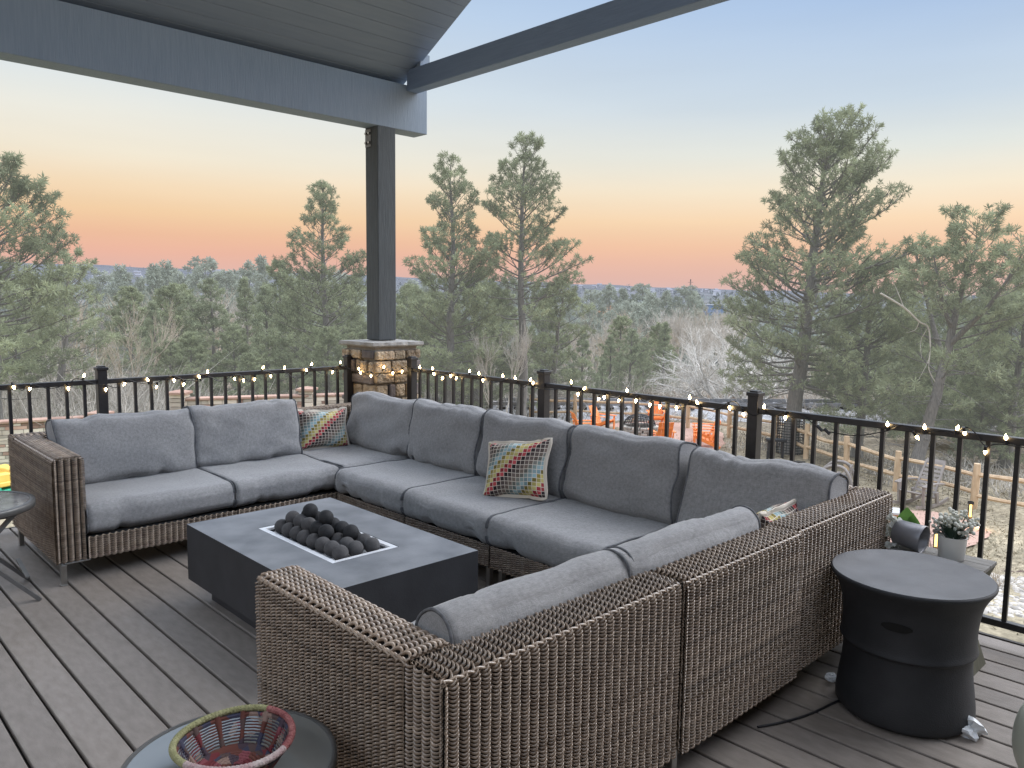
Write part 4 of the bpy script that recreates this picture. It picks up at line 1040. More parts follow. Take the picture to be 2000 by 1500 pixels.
def G2(px, depth): return at(px, depth)
adirondack(G2(1147, 29.0), 78, 'orange slatted chair furthest left on the gravel patio, facing right to the fire pit')
adirondack(G2(1182, 31.0), 128, 'orange slatted chair second from left on the patio, angled towards the house')
adirondack(G2(1289, 32.6), 182, 'orange slatted chair behind the fire pit with its front towards the house')
adirondack(G2(1301, 27.0), -6, 'orange slatted chair nearest the house, showing its back, in front of the fire pit')
adirondack(G2(1384, 28.6), -76, 'orange slatted chair right of the fire pit, the further of the two side by side')
adirondack(G2(1387, 27.2), -80, 'orange slatted chair right of the fire pit, the nearer of the two side by side')

def firepit():
    o = G2(1256, 29.6); t = thing('fire_pit', 'round stacked stone fire pit with a black domed screen among the orange chairs', 'fire pit', tuple(o)); p = local(o, 0)
    g = G()
    for r_ in range(4):
        for k in range(15):
            a = 2*PI*(k+.5*(r_ % 2))/15+rng.normal(0, .03); g.box(p(.62*math.cos(a), .62*math.sin(a), .05+r_*.1), (.2, .25+rng.uniform(-.03, .02), .095), rot=a, tone=rng.uniform(.2, .9))
    g.build('stone_ring', 'rubble', t, bevel=.02)
    g = G(); n = 16
    for k in range(n):
        a = PI*k/n; P = [p(.6*math.cos(x)*math.cos(a), .6*math.cos(x)*math.sin(a), .42+.42*math.sin(x)) for x in np.linspace(0, PI, 15)]; g.tube(P, .012, 4)
    for x in np.linspace(.1, 1.3, 6): g.tube([p(.6*math.cos(x)*math.cos(a), .6*math.cos(x)*math.sin(a), .42+.42*math.sin(x)) for a in np.linspace(0, 2*PI, 25)[:-1]], .012, 4, closed=True)
    g.tube([p(.05*math.cos(a), 0, .88+.05*math.sin(a)) for a in np.linspace(0, PI, 8)], .012, 5)
    g.build('spark_screen', 'iron', t)
    o = G2(1252, 26.3); t = thing('planter_box', 'low black box with a pale metal rim in front of the fire pit', 'box', tuple(o)); p = local(o, heading(4))
    g = G(); g.box(p(0, 0, .19), (1.55, .8, .38), rot=heading(4)); g.build('box_body', 'iron', t, bevel=.01)
    g = G()
    for a, b, sx, sy in ((0, .385, 1.58, .05), (0, -.385, 1.58, .05), (.765, 0, .05, .72), (-.765, 0, .05, .72)): g.box(p(a, b, .395), (sx, sy, .03), rot=heading(4))
    g.build('rim', 'steel', t)
firepit()

def split_fence():
    spots = [(2065, 17.4), (1931, 18.7), (1773, 20.6), (1672, 22.8), (1589, 25.0), (1527, 27.3), (1434, 29.6), (1352, 31.8), (1243, 33.4), (1128, 33.6), (1040, 33.8)]
    P = [G2(*s) for s in spots]
    t = thing('split_rail_fence', 'pale split rail cedar fence curving around the yard behind the chairs', 'fence', tuple(P[1]))
    for k, p in enumerate(P):
        g = G(); ln = rng.normal(0, .02, 2); hh = rng.uniform(1.08, 1.2); tp = p+np.array([ln[0], ln[1], hh])
        th = np.linspace(0, 1, 6); g.tube([p-np.array([0, 0, .1])+(tp-p+np.array([0, 0, .1]))*x for x in th], [.088+rng.normal(0, .004) for _ in th[:-1]]+[.078], 7, tone=.5); g.build('post', 'fence', t, bevel=.008)
    for k in range(len(P)-1):
        for z in (.42, .88):
            a = P[k]+np.array([0, 0, z+rng.normal(0, .03)]); b = P[k+1]+np.array([0, 0, z+rng.normal(0, .03)]); m_ = (a+b)/2+rng.normal(0, .025, 3)
            g = G(); Q = smoothpath([a, m_, b], 9); g.tube(Q, .055+rng.normal(0, .005, 9), 6, tone=.5); g.build('rail', 'fence', t)
    # wire mesh hung on the inside of the rails
    g = G()
    for k in range(1, 6):
        a, b = P[k], P[k+1]; n = int(np.linalg.norm(b-a)/.16)
        for i in range(n+1):
            q = a+(b-a)*i/n; g.tube([q+np.array([0, 0, .02]), q+np.array([0, 0, .86])], .0035, 3, caps=False)
        for z in np.linspace(.05, .85, 6): g.tube([a+np.array([0, 0, z]), b+np.array([0, 0, z])], .0035, 3, caps=False)
    g.build('wire_mesh', 'frame_grey', t)
split_fence()

def rocker(loc, deg, label, group=None):
    t = thing('rocking_chair', label, 'rocking chair', tuple(loc), group); h = heading(deg); p = local(loc, h); m = 'brown_plastic'
    for s in (-1, 1):
        g = G(); P = [p(s*.30, y, .05+.19*(y-.05)**2) for y in np.linspace(-.72, .62, 12)]
        for i in range(11): g.bar(P[i], P[i+1], .05, .07)
        g.build('rocker_runner', m, t)
        g = G(); g.bar(p(s*.30, .36, .05), p(s*.31, .40, .60), .06, .09); g.build('leg', m, t, bevel=.01)
        g = G(); g.bar(p(s*.30, -.25, .05), p(s*.30, -.18, .38), .06, .10); g.build('leg', m, t, bevel=.01)
        g = G(); Q = smoothpath([p(s*.35, .46, .58), p(s*.36, .1, .62), p(s*.34, -.38, .58)], 8)
        for i in range(7): g.bar(Q[i], Q[i+1], .11, .03)
        g.build('armrest', m, t)
    g = G()
    for k in range(7): f = k/6; g.bar(p(-.27, .42-.58*f, .40-.16*f), p(.27, .42-.58*f, .40-.16*f), .08, .022)
    g.build('seat', m, t)
    g = G()
    for k in range(9):
        f = k/8; w = .27-.04*f; y = -.16-.42*f; z = .26+.76*f; g.bar(p(-w, y, z), p(w, y, z), .062, .022, upv=p(0, 1, .5)-p(0, 0, 0))
    for s in (-1, 1): g.bar(p(s*.26, -.14, .22), p(s*.225, -.60, 1.06), .05, .03, upv=p(0, 1, .5)-p(0, 0, 0))
    g.bar(p(-.23, -.60, 1.06), p(.23, -.60, 1.06), .09, .03, upv=p(0, 1, .5)-p(0, 0, 0))
    g.build('backrest', m, t)
rocker(G2(1822, 18.9), -122, 'taupe slatted rocking chair reclining in front of the split rail fence')

def plastic_chair(loc, deg):
    t = thing('garden_chair', 'taupe plastic garden chair with hoop shaped arms, turned away from the house', 'chair', tuple(loc)); p = local(loc, heading(deg)); m = 'brown_plastic'
    for s in (-1, 1):
        g = G(); g.tube(smoothpath([p(s*.36, -.42, .02), p(s*.38, -.40, .35), p(s*.36, -.22, .66), p(s*.34, .12, .68), p(s*.32, .40, .42)], 18), .045, 8); g.build('arm_hoop', m, t, smooth=True)
    g = G(); g.bar(p(0, -.30, .36), p(0, .44, .40), .66, .05)
    for k in range(5): g.bar(p(-.3, .42-.15*k, .43), p(.3, .42-.15*k, .43), .11, .02)
    g.build('seat', m, t, bevel=.01)
    g = G(); V = []; n = 9
    for i in range(n+1):
        a = PI*i/n; x = -.33*math.cos(a); V += [p(x, .44, .36), p(x, .42-.02*math.sin(a), .36-.0*math.sin(a)-.36*(1-math.sin(a)**.7))]
    g.add(V, [[2*i, 2*i+2, 2*i+3, 2*i+1] for i in range(n)]); g.bar(p(-.31, -.30, .0), p(-.31, -.28, .36), .06, .06); g.bar(p(.31, -.30, .0), p(.31, -.28, .36), .06, .06); g.box(p(0, -.34, .2), (.6, .03, .34), rot=heading(deg))
    g.build('leg_panel', m, t)
    g = G(); g.bar(p(-.27, -.34, .5), p(.27, -.34, .5), .16, .03, upv=p(0, 1, 0)-p(0, 0, 0)); g.bar(p(-.25, -.36, .64), p(.25, -.36, .64), .1, .03, upv=p(0, 1, 0)-p(0, 0, 0)); g.build('backrest', m, t)
plastic_chair(G2(1652, 20.6), -60)

def bits():
    o = G2(1752, 17.2); t = thing('wooden_step', 'low cedar box with a grey slab top, just beyond the sofa corner', 'step', tuple(o)); h = heading(20); p = local(o, h)
    g = G(); g.box(p(0, 0, .13), (.62, .46, .26), rot=h); g.build('box_body', 'cedar_orange', t, bevel=.008)
    g = G(); g.box(p(0, 0, .285), (.68, .52, .05), rot=h); g.build('slab_top', 'slate', t, bevel=.008)
    labs = ['slim black path light with a warm glow, beside the fence post at the right', 'slim black path light with a warm glow, right of the white flower pot']
    for (px, d, hh), lab in zip(((1925, 16.9, .60), (1860, 14.6, .56)), labs):
        o = G2(px, d); t = thing('path_light', lab, 'path light', tuple(o), 'path lights'); p = local(o, heading(0))
        g = G(); g.box(p(0, 0, hh/2), (.075, .05, hh), rot=heading(0)); g.box(p(0, 0, hh-.03), (.09, .09, .06), rot=heading(0)); g.build('light_post', 'black', t)
        g = G(); g.box(p(-.012, -.03, hh*.66), (.05, .012, hh*.46), rot=heading(0)); g.build('lamp_strip', 'warm_core', t)
        ld = bpy.data.lights.new('path_glow', 'POINT'); ld.energy = 5; ld.color = (1, .55, .16); ld.shadow_soft_size = .05; lo = bpy.data.objects.new('path_glow', ld); col.objects.link(lo); lo.parent = t; lo.location = p(.15, -.1, .2)-o
    for (px, py), lab in zip(((1493, 912), (1512, 905), (1600, 924), (1392, 886)), ('loose red paver left of the dark stake in the lawn', 'loose red paver right of the dark stake in the lawn', 'loose red paver on the lawn left of the hoop armed garden chair', 'broken paver on the lawn at the right edge of the gravel patio')):
        o = ground(px, py); g = G(); a = rng.uniform(0, 3); g.box(o+np.array([0, 0, .05]), (.24, .16, .11), rot=a); g.box(o+np.array([.10, .05, .04]), (.16, .12, .07), rot=a+1); b = g.build('paver', 'brick', None, bevel=.01, top=tuple(o)); tag(b, lab, 'paver', 'loose pavers')
    o = ground(1498, 912); g = G(); g.box(o+np.array([0, 0, .25]), (.05, .05, .5)); b = g.build('stake', 'iron', None, top=tuple(o)); tag(b, 'short dark stake standing in the lawn between two red pavers', 'stake')
    # planks and sticks at the foot of the big pine
    o = G2(1552, 24.6); a = G2(1519, 24.4)+np.array([0, 0, .06]); b = G2(1588, 23.9)+np.array([0, 0, .08]); g = G(); g.bar(a, b, .22, .1); q = g.build('plank', 'fascia', None, top=tuple(o), bevel=.01); tag(q, 'long dark plank lying on the lawn below the big pine', 'plank')
    o = G2(1528, 25.2); t = thing('bench', 'small dark plank bench standing left of the caged pine trunk', 'bench', tuple(o)); p = local(o, heading(10))
    g = G(); g.box(p(0, 0, .60), (.62, .3, .07), rot=heading(10)); g.build('bench_top', 'iron', t)
    for s in (-1, 1): g = G(); g.box(p(s*.22, 0, .28), (.06, .2, .56), rot=heading(10)); g.build('leg', 'iron', t)
    o = ground(1520, 872); g = G()
    for k in range(26):
        c = o+np.append(rng.normal(0, .35, 2), abs(rng.normal(.06, .06))); d = np.append(rng.normal(0, 1, 2), rng.normal(0, .2)); d /= np.linalg.norm(d); g.tube([c-d*.35, c+d*.35], .016, 4)
    q = g.build('stick_pile', 'bark', None, top=tuple(o)); tag(q, 'heap of fallen sticks at the foot of the fence near the big pine', 'sticks', None, 'stuff')
    o = ground(1910, 1031); g = G(); g.box(o+np.array([0, 0, .02]), (.22, .12, .03), rot=.4); g.box(o+np.array([.1, .02, .045]), (.1, .08, .05), rot=1.1); q = g.build('scrap', 'white', None, top=tuple(o), bevel=.01); tag(q, 'small white scrap on the red gravel beside the path light', 'scrap')
    # white river pebbles and the dry twig plant at the right edge
    g = G(); bm = bmesh.new(); bmesh.ops.create_icosphere(bm, subdivisions=2, radius=1); V0 = np.array([v.co[:] for v in bm.verts]); F0 = np.array([[v.index for v in f.verts] for f in bm.faces]); bm.free()
    for k in range(1500):
        px = rng.uniform(1895, 2090); py = rng.uniform(1128, 1208)+(px-1960)*.12
        o = ground(px, py)
        if k == 0: oc = o
        s = rng.uniform(.045, .09)*np.array([1, rng.uniform(.6, 1), rng.uniform(.45, .7)]); R_ = np.array(Matrix.Rotation(rng.uniform(0, 6), 3, 'Z'))
        g.add((V0*s)@R_.T+o+np.array([0, 0, s[2]*.5]), F0, tone=rng.uniform(.1, .8))
    q = g.build('white_gravel', 'pebble', None, smooth=True, top=tuple(oc)); tag(q, 'bed of white river pebbles below the deck at the right', 'gravel', None, 'stuff')
    o = ground(1952, 1150); t = thing('dry_shrub', 'small leafless twiggy shrub in the pebble bed beside the railing', 'shrub', tuple(o)); g = G()
    def tw(b, d, L_, r, n):
        e = b+d*L_; m_ = (b+e)/2+rng.normal(0, .02, 3)*L_*2; g.tube(smoothpath([b, m_, e], 5), np.linspace(r, r*.5, 5), 4)
        if n:
            for _ in range(2): d2 = d+rng.normal(0, .42, 3); d2[2] = abs(d2[2])+.15; d2 /= np.linalg.norm(d2); tw(b+(e-b)*rng.uniform(.45, 1), d2, L_*.6, r*.6, n-1)
    for k in range(16):
        d = np.array([rng.normal(0, .5), rng.normal(0, .5), 1]); d /= np.linalg.norm(d); tw(o+np.append(rng.normal(0, .06, 2), 0), d, rng.uniform(.2, .5), .006, 2)
    g.build('twigs', 'bare_tan', t)
    g = G()
    for k in range(70):
        b = o+np.append(rng.normal(0, .12, 2), .01); d = np.array([rng.normal(0, .6), rng.normal(0, .6), 1])*rng.uniform(.1, .3); w = np.array([.006, .003, 0]); g.add([b-w, b+w, b+d], [[0, 1, 2]])
    g.build('grass_blades', 'brush', t)
    o = ground(1880, 1105); t = thing('grass_tuft', 'tuft of thin green grass blades beside the path, behind the side table', 'grass tuft', tuple(o)); g = G()
    for k in range(60):
        b = o+np.append(rng.normal(0, .07, 2), 0); d = np.array([rng.normal(0, .25), rng.normal(0, .25), 1])*rng.uniform(.15, .5); w = np.array([.008, .003, 0]); g.add([b-w, b+w, b+d], [[0, 1, 2]])
    g.build('blades', 'needles', t)
    # dry grass clumps over the lawn: nobody could count them
    g = G(); oc = ground(1500, 920)
    for k in range(9000):
        px = rng.uniform(1120, 2080); py = rng.uniform(836, 1240); lo_ = 815+max(0, px-1500)*.3
        if py < lo_: continue
        o = ground(px, py)
        for _ in range(3):
            b = o+np.append(rng.normal(0, .08, 2), -.01); d = np.array([rng.normal(0, .7), rng.normal(0, .7), .8])*rng.uniform(.04, .13); w = np.append(rng.normal(0, .012, 2), 0); g.add([b-w, b+w, b+d], [[0, 1, 2]], tone=rng.uniform(.35, .6))
    q = g.build('dry_grass', MT['dry_blade'], None, top=tuple(oc)); tag(q, 'short dry straw coloured grass over the lower lawn', 'grass', None, 'stuff')
MT['dry_blade'] = mat('dry_blades', (.265, .233, .16), (.335, .295, .205), rough=.95, scale=.7, tone=True)
bits()

# ------------------------------------------------------------------ garden wall and toy on the left
def garden_wall():
    A = G2(-150, 18.6); B = G2(330, 21.2); C = G2(345, 21.4); D = G2(597, 22.6); E_ = G2(760, 23.4)
    t = thing('garden_wall', 'low coursed wall of buff and red stone with square piers beyond the left railing', 'wall', tuple(B))
    def run(a, b, top, thick=.3):
        a = a[:2]; b = b[:2]; L_ = np.linalg.norm(b-a); u = (b-a)/L_; ang = math.atan2(u[1], u[0]); zb = min(gz(*a), gz(*b))-.1
        ga, gb = G(), G(); z = zb
        gm = G(); c = (a+b)/2; gm.box((c[0], c[1], (zb+top-.05)/2), (L_-.05, thick-.05, top-.05-zb), rot=ang); gm.build('mortar_core', 'mortar', t)
        while z < top-.06:
            h = min(rng.choice([.07, .09, .12]), top-.06-z); s = 0
            while s < L_:
                w = min(rng.uniform(.16, .5), L_-s); c = a+u*(s+w/2); q = gb if rng.random() < .33 else ga
                q.box((c[0], c[1], z+h/2), (w-.012, thick+rng.uniform(-.01, .02), h-.012), rot=ang, tone=rng.uniform(.2, .85)); s += w
            z += h
        ga.build('stones', 'yard_wall_a', t); gb.build('red_stones', 'yard_wall_b', t)
        g = G(); s = 0
        while s < L_:
            w = min(rng.uniform(.5, .9), L_-s); c = a+u*(s+w/2); g.box((c[0], c[1], top-.025), (w-.01, thick+.08, .06), rot=ang, tone=rng.uniform(.3, .7)); s += w
        g.build('coping', 'yard_wall_b', t, bevel=.01)
    run(A, B, -1.55); run(C, E_, -1.20)
    for p, top in ((G2(185, 20.2), -1.50), (C, -1.08), (D, -1.08), (E_, -1.08)):
        zb = gz(*p[:2])-.1; ga = G(); z = zb; ang = AZ
        while z < top: h = .12; ga.box((p[0], p[1], z+h/2), (.40+rng.uniform(-.01, .02), .40, h-.012), rot=ang, tone=rng.uniform(.2, .85)); z += h
        ga.build('pier', ['yard_wall_a'], t, bevel=.01)
        g = G(); q = p[:2]; V = [(q[0]+x*.26*math.cos(ang)-y*.26*math.sin(ang), q[1]+x*.26*math.sin(ang)+y*.26*math.cos(ang), top+dz) for dz in (0, .06) for x, y in ((-1, -1), (1, -1), (1, 1), (-1, 1))]+[(q[0], q[1], top+.12)]
        g.add(V[:8], [[0, 1, 5, 4], [1, 2, 6, 5], [2, 3, 7, 6], [3, 0, 4, 7], [3, 2, 1, 0]]); g.F.append(np.array([[4, 5, 8], [5, 6, 8], [6, 7, 8], [7, 4, 8]])+g.n-8); g.V.append(np.array([V[8]])); g.T.append(np.array([.5])); g.uv.append(np.zeros((1, 3))); g.C.append(np.zeros((1, 4))); g.n += 1; g.M.append(np.zeros(4, int))
        g.build('pier_cap', 'yard_wall_b', t)
garden_wall()

def toy():
    o = G2(-14, 17.6); h = heading(30); t = thing('plastic_playset', 'childrens green and yellow plastic play set on the green lawn at the far left', 'play set', tuple(o)); p = local(o, h)
    g = G()
    for x in (-.36, -.12, .12, .36): g.box(p(x, -.26, .30), (.10, .04, .6), rot=h)
    for z in (.06, .54): g.box(p(0, -.26, z), (.82, .05, .12), rot=h)
    g.box(p(0, .05, .28), (.80, .56, .5), rot=h); g.build('play_base', 'teal', t, bevel=.02)
    g = G(); g.box(p(0, -.02, .66), (.86, .66, .12), rot=h); g.box(p(-.05, .15, .83), (.7, .28, .26), rot=h); g.box(p(.3, -.16, .80), (.22, .3, .2), rot=h); g.build('play_top', 'yellow', t, bevel=.03)
toy()
# ================================================================== TREES AND THE FAR VALLEY
def limb(g, b, d, L_, r0, r1, up_, n=7, wob=.06, sides=5, q=rng):
    """a curved limb; returns its points"""
    P = [np.array(b, float)]; d = np.array(d, float); d /= np.linalg.norm(d); st = L_/n
    for i in range(n):
        d = d+np.array([0, 0, up_/n])+q.normal(0, wob, 3); d /= np.linalg.norm(d); P.append(P[-1]+d*st)
    P = np.array(P); g.tube(P, np.linspace(r0, r1, n+1), sides, caps=False); return P

class Needles:
    def __init__(s, q): s.c = []; s.d = []; s.q = q; s.t = []; s.s = []
    def tuft(s, c, d, size=1., tone=None): s.c.append(c); s.d.append(d); s.s.append(size*s.q.uniform(.72, 1.22)); s.t.append(s.q.uniform(.2, .8) if tone is None else tone)
    def into(s, g, per, length, width):
        q = s.q; c = np.array(s.c); d = np.array(s.d); d /= np.linalg.norm(d, axis=1, keepdims=True)+1e-9; n = len(c); k = per
        v = q.normal(0, 1, (n, k, 3)); v /= np.linalg.norm(v, axis=2, keepdims=True); v = v+d[:, None]*.55; v /= np.linalg.norm(v, axis=2, keepdims=True)
        L_ = length*q.uniform(.65, 1.1, (n, k, 1))*np.array(s.s)[:, None, None]
        b = c[:, None]+d[:, None]*q.uniform(-.45, .25, (n, k, 1))*length; e = b+v*L_; e[..., 2] -= L_[..., 0]*.06
        w = np.cross(v, q.normal(0, 1, (n, k, 3))); w /= np.linalg.norm(w, axis=2, keepdims=True)+1e-9; w *= width/2
        m_ = b+(e-b)*.5
        V = np.stack([b, m_+w, e, m_-w], 2).reshape(-1, 3)
        tn = np.repeat(np.clip(np.array(s.t)[:, None]+q.normal(0, .08, (n, k)), 0, 1).reshape(-1), 4)
        g.add(V, np.arange(n*k*4).reshape(-1, 4), 0, tn)

def pine_geo(seed, H, cb=.25, R=2.5, tr=.16, a=.7, spacing=.42, nb=4, lean=(0, 0), per=16, nl=.2, nw=.024, sec=5, tuftstep=.24, droop=-.1, gap=.08, leaders=0, top_up=.9, low_dead=0, base=.55, side=None, bend=0., fill=1.):
    q = np.random.default_rng(seed); tg, cg = G(), G(); nd = Needles(q)
    n = 16; z = np.linspace(0, H, n); wob = np.cumsum(q.normal(0, .035*H/12, (n, 2)), 0); P = np.stack([lean[0]*z/H+wob[:, 0]+bend*np.sin(z/H*PI), lean[1]*z/H+wob[:, 1], z], 1)
    P[0, :2] = 0
    R_ = tr*(1-z/H)**.8+.012; R_[0] *= 1.35; R_[1] *= 1.05
    tg.tube(np.vstack([P[:1]-[[0, 0, .4]], P]), np.concatenate([[R_[0]*1.1], R_]), 10, caps=False)
    tops = [(P, cb*H, R, 1.)]
    for k in range(leaders):
        i = int(n*q.uniform(.42, .62)); an = k*2*PI/leaders+q.uniform(0, .8); d = np.array([math.cos(an)*.8, math.sin(an)*.8, 1]); ll = (H-P[i, 2])*q.uniform(.75, 1.02); LP = limb(tg, P[i], d, ll, R_[i]*.8, .015, .8, 9, .06, 6, q); tops.append((LP, P[i, 2]+ll*.25, R*.55, .9))
    for TP, z0, RR, sc_ in tops:
        zt = TP[-1, 2]; zc = z0; az = q.uniform(0, 6)
        while zc < zt-.1:
            t = (zc-z0)/(zt-z0); prof = min(1, base+(1-base)*t/.32)*(1-t)**a+.06
            k = nb if t < .85 else 3
            c = np.array([np.interp(zc, TP[:, 2], TP[:, 0]), np.interp(zc, TP[:, 2], TP[:, 1]), zc])
            for _ in range(k):
                az += 2.4+q.normal(0, .35)
                if q.random() < gap: continue
                L_ = RR*prof*q.uniform(.62, 1.12)
                if side is not None: L_ *= 1+side[1]*math.cos(az-side[0])
                if L_ < .12: L_ = .12
                el = droop+(top_up-droop)*t**1.2+q.normal(0, .1)
                d = np.array([math.cos(az)*math.cos(el), math.sin(az)*math.cos(el), math.sin(el)])
                r0 = max(.012, .028*L_/2.5*(tr/.16)**.5*1.1)
                B = limb(tg, c+np.array([0, 0, q.uniform(-.12, .12)]), d, L_, r0, .006, .45, 8, .07, 5, q)
                tone0 = q.uniform(.28, .72)
                def strip(Q, f0):
                    seg = np.linalg.norm(np.diff(Q, axis=0), axis=1).sum(); m_ = max(1, int(seg*(1-f0)/tuftstep*fill))
                    for f in np.linspace(f0, 1, m_+1)[1:]:
                        x = f*(len(Q)-1); i = min(int(x), len(Q)-2); pt = Q[i]+(Q[i+1]-Q[i])*(x-i); dd = Q[i+1]-Q[i]; dd = dd/(np.linalg.norm(dd)+1e-9)+np.array([0, 0, .35])
                        nd.tuft(pt+q.normal(0, .03, 3), dd, 1. if f > .9 else .85, np.clip(tone0+q.normal(0, .12)+.12*(f-.7), .05, .95))
                strip(B, .55)
                ns = int(sec*min(1.4, L_/1.6))+1
                for j in range(ns):
                    f = .28+.68*(j+.5)/ns; x = f*8; i = min(int(x), 7); pt = B[i]+(B[i+1]-B[i])*(x-i); dm = B[i+1]-B[i]; dm /= np.linalg.norm(dm); sd = np.cross(dm, (0, 0, 1.)); sd /= np.linalg.norm(sd)+1e-9
                    d2 = dm*.75+sd*(1 if j % 2 else -1)*q.uniform(.5, .95)+np.array([0, 0, q.uniform(0, .45)]); l2 = max(.16, L_*(1-f)*q.uniform(.5, .8)+.12)
                    Q = limb(tg, pt, d2, l2, max(.006, r0*.4), .004, .5, 4, .08, 3, q); strip(Q, .25)
            zc += spacing*q.uniform(.75, 1.25)*(1 if t < .8 else .7)
        nd.tuft(TP[-1], np.array([0, 0, 1.]), 1.1)
    for k in range(low_dead):
        zc = q.uniform(.12, cb+.1)*H; an = q.uniform(0, 6.3); c = np.array([np.interp(zc, P[:, 2], P[:, 0]), np.interp(zc, P[:, 2], P[:, 1]), zc]); B = limb(tg, c, (math.cos(an), math.sin(an), -.1), R*q.uniform(.3, .7), .018, .004, -.2, 6, .12, 4, q)
        for j in range(3): limb(tg, B[2+j], q.normal(0, 1, 3), R*.18, .007, .003, 0, 4, .2, 3, q)
    nd.into(cg, per, nl, nw)
    return tg, cg

def put_tree(name, label, cat, loc, tg, cg, bark, need, group=None, cname='crown'):
    t = thing(name, label, cat, (0, 0, 0), group); ORG[t.name] = np.zeros(3)
    tg.build('trunk', bark, t, smooth=True)
    if cg is not None: cg.build(cname, need, t)
    t.location = tuple(loc); return t

def hero(label, px, depth, top, seed, **kw):
    o = at(px, depth); H = height_at(*top, o[0], o[1])-o[2]
    lx = (top[0]-px)/FPX*depth; lean = RH*lx
    kw.setdefault('lean', tuple(lean))
    tg, cg = pine_geo(seed, H, **kw)
    zm = np.percentile(np.concatenate([v[:, 2] for v in cg.V]), 99.93); k = H/zm       # bring the topmost needles to the height of the real tree
    for g_ in (tg, cg):
        for v in g_.V: v[:, 2] *= k
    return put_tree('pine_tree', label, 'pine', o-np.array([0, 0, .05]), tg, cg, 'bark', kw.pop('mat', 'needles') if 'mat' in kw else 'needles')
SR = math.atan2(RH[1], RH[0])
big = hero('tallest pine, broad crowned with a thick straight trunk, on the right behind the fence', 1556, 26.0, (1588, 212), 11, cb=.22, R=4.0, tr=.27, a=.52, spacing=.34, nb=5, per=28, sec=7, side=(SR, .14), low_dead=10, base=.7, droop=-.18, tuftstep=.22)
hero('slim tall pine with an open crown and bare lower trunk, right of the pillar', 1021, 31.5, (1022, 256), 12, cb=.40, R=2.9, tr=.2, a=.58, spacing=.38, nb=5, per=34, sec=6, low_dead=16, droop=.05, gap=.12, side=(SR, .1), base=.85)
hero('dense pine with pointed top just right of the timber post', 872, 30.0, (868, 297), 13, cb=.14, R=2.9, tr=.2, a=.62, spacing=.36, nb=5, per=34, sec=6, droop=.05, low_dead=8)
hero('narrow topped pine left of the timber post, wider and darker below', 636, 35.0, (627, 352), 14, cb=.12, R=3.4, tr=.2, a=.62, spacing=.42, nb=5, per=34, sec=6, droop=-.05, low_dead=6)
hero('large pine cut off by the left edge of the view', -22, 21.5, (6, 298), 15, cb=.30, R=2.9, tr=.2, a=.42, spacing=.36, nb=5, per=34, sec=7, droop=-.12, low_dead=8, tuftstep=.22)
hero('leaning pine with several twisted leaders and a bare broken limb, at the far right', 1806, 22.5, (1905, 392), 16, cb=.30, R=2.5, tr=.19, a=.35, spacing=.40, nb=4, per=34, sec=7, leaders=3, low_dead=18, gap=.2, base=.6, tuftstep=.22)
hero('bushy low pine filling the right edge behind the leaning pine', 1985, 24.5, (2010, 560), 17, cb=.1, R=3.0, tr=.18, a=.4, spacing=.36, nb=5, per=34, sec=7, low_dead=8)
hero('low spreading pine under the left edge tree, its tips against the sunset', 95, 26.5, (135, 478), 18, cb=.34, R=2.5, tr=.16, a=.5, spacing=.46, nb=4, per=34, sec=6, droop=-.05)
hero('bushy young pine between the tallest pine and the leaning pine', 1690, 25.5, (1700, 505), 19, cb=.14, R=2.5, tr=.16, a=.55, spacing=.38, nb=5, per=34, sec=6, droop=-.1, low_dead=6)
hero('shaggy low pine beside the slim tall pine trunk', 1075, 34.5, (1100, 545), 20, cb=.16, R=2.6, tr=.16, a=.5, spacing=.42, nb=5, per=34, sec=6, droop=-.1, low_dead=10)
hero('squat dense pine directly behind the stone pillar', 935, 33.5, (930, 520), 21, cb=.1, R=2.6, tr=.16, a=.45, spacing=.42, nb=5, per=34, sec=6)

# the limb torn and hanging on the leaning pine
def torn():
    o = at(1800, 22.2); t = thing('broken_branch', 'bare pale broken branch hanging in front of the leaning pine', 'branch', (0, 0, 0)); ORG[t.name] = np.zeros(3); g = G()
    pt = lambda px, py: EYE+ray(px, py)*(22.2/np.dot(ray(px, py), np.array([*FH, 0])))
    P = [pt(1720, 573), pt(1765, 600), pt(1795, 628), pt(1813, 640), pt(1817, 680), pt(1814, 720), pt(1826, 745)]; g.tube(smoothpath(P, 24), np.linspace(.03, .012, 24), 6)
    for a, b in ((P[1], pt(1740, 540)), (P[3], pt(1800, 700)), (P[4], pt(1795, 740)), (P[2], pt(1770, 650))): g.tube(smoothpath([a, (a+b)/2+rng.normal(0, .1, 3), b], 6), np.linspace(.014, .004, 6), 4)
    g.build('limb', 'bare', t)
torn()

def guard():
    o = at(1556, 26.0); t = thing('trunk_guard', 'dark wire mesh guard wrapped around the foot of the tallest pine', 'tree guard', tuple(o)); r = .43; g = G()
    for z in np.arange(.1, 1.25, .09): g.tube([(o[0]+r*math.cos(a), o[1]+r*math.sin(a), o[2]+z) for a in np.linspace(0, 2*PI, 25)[:-1]], .012, 4, closed=True)
    for a in np.linspace(0, 2*PI, 29)[:-1]: g.tube([(o[0]+r*math.cos(a), o[1]+r*math.sin(a), o[2]), (o[0]+r*math.cos(a), o[1]+r*math.sin(a), o[2]+1.25)], .009, 4, caps=False)
    g.build('mesh', 'iron', t)
guard()

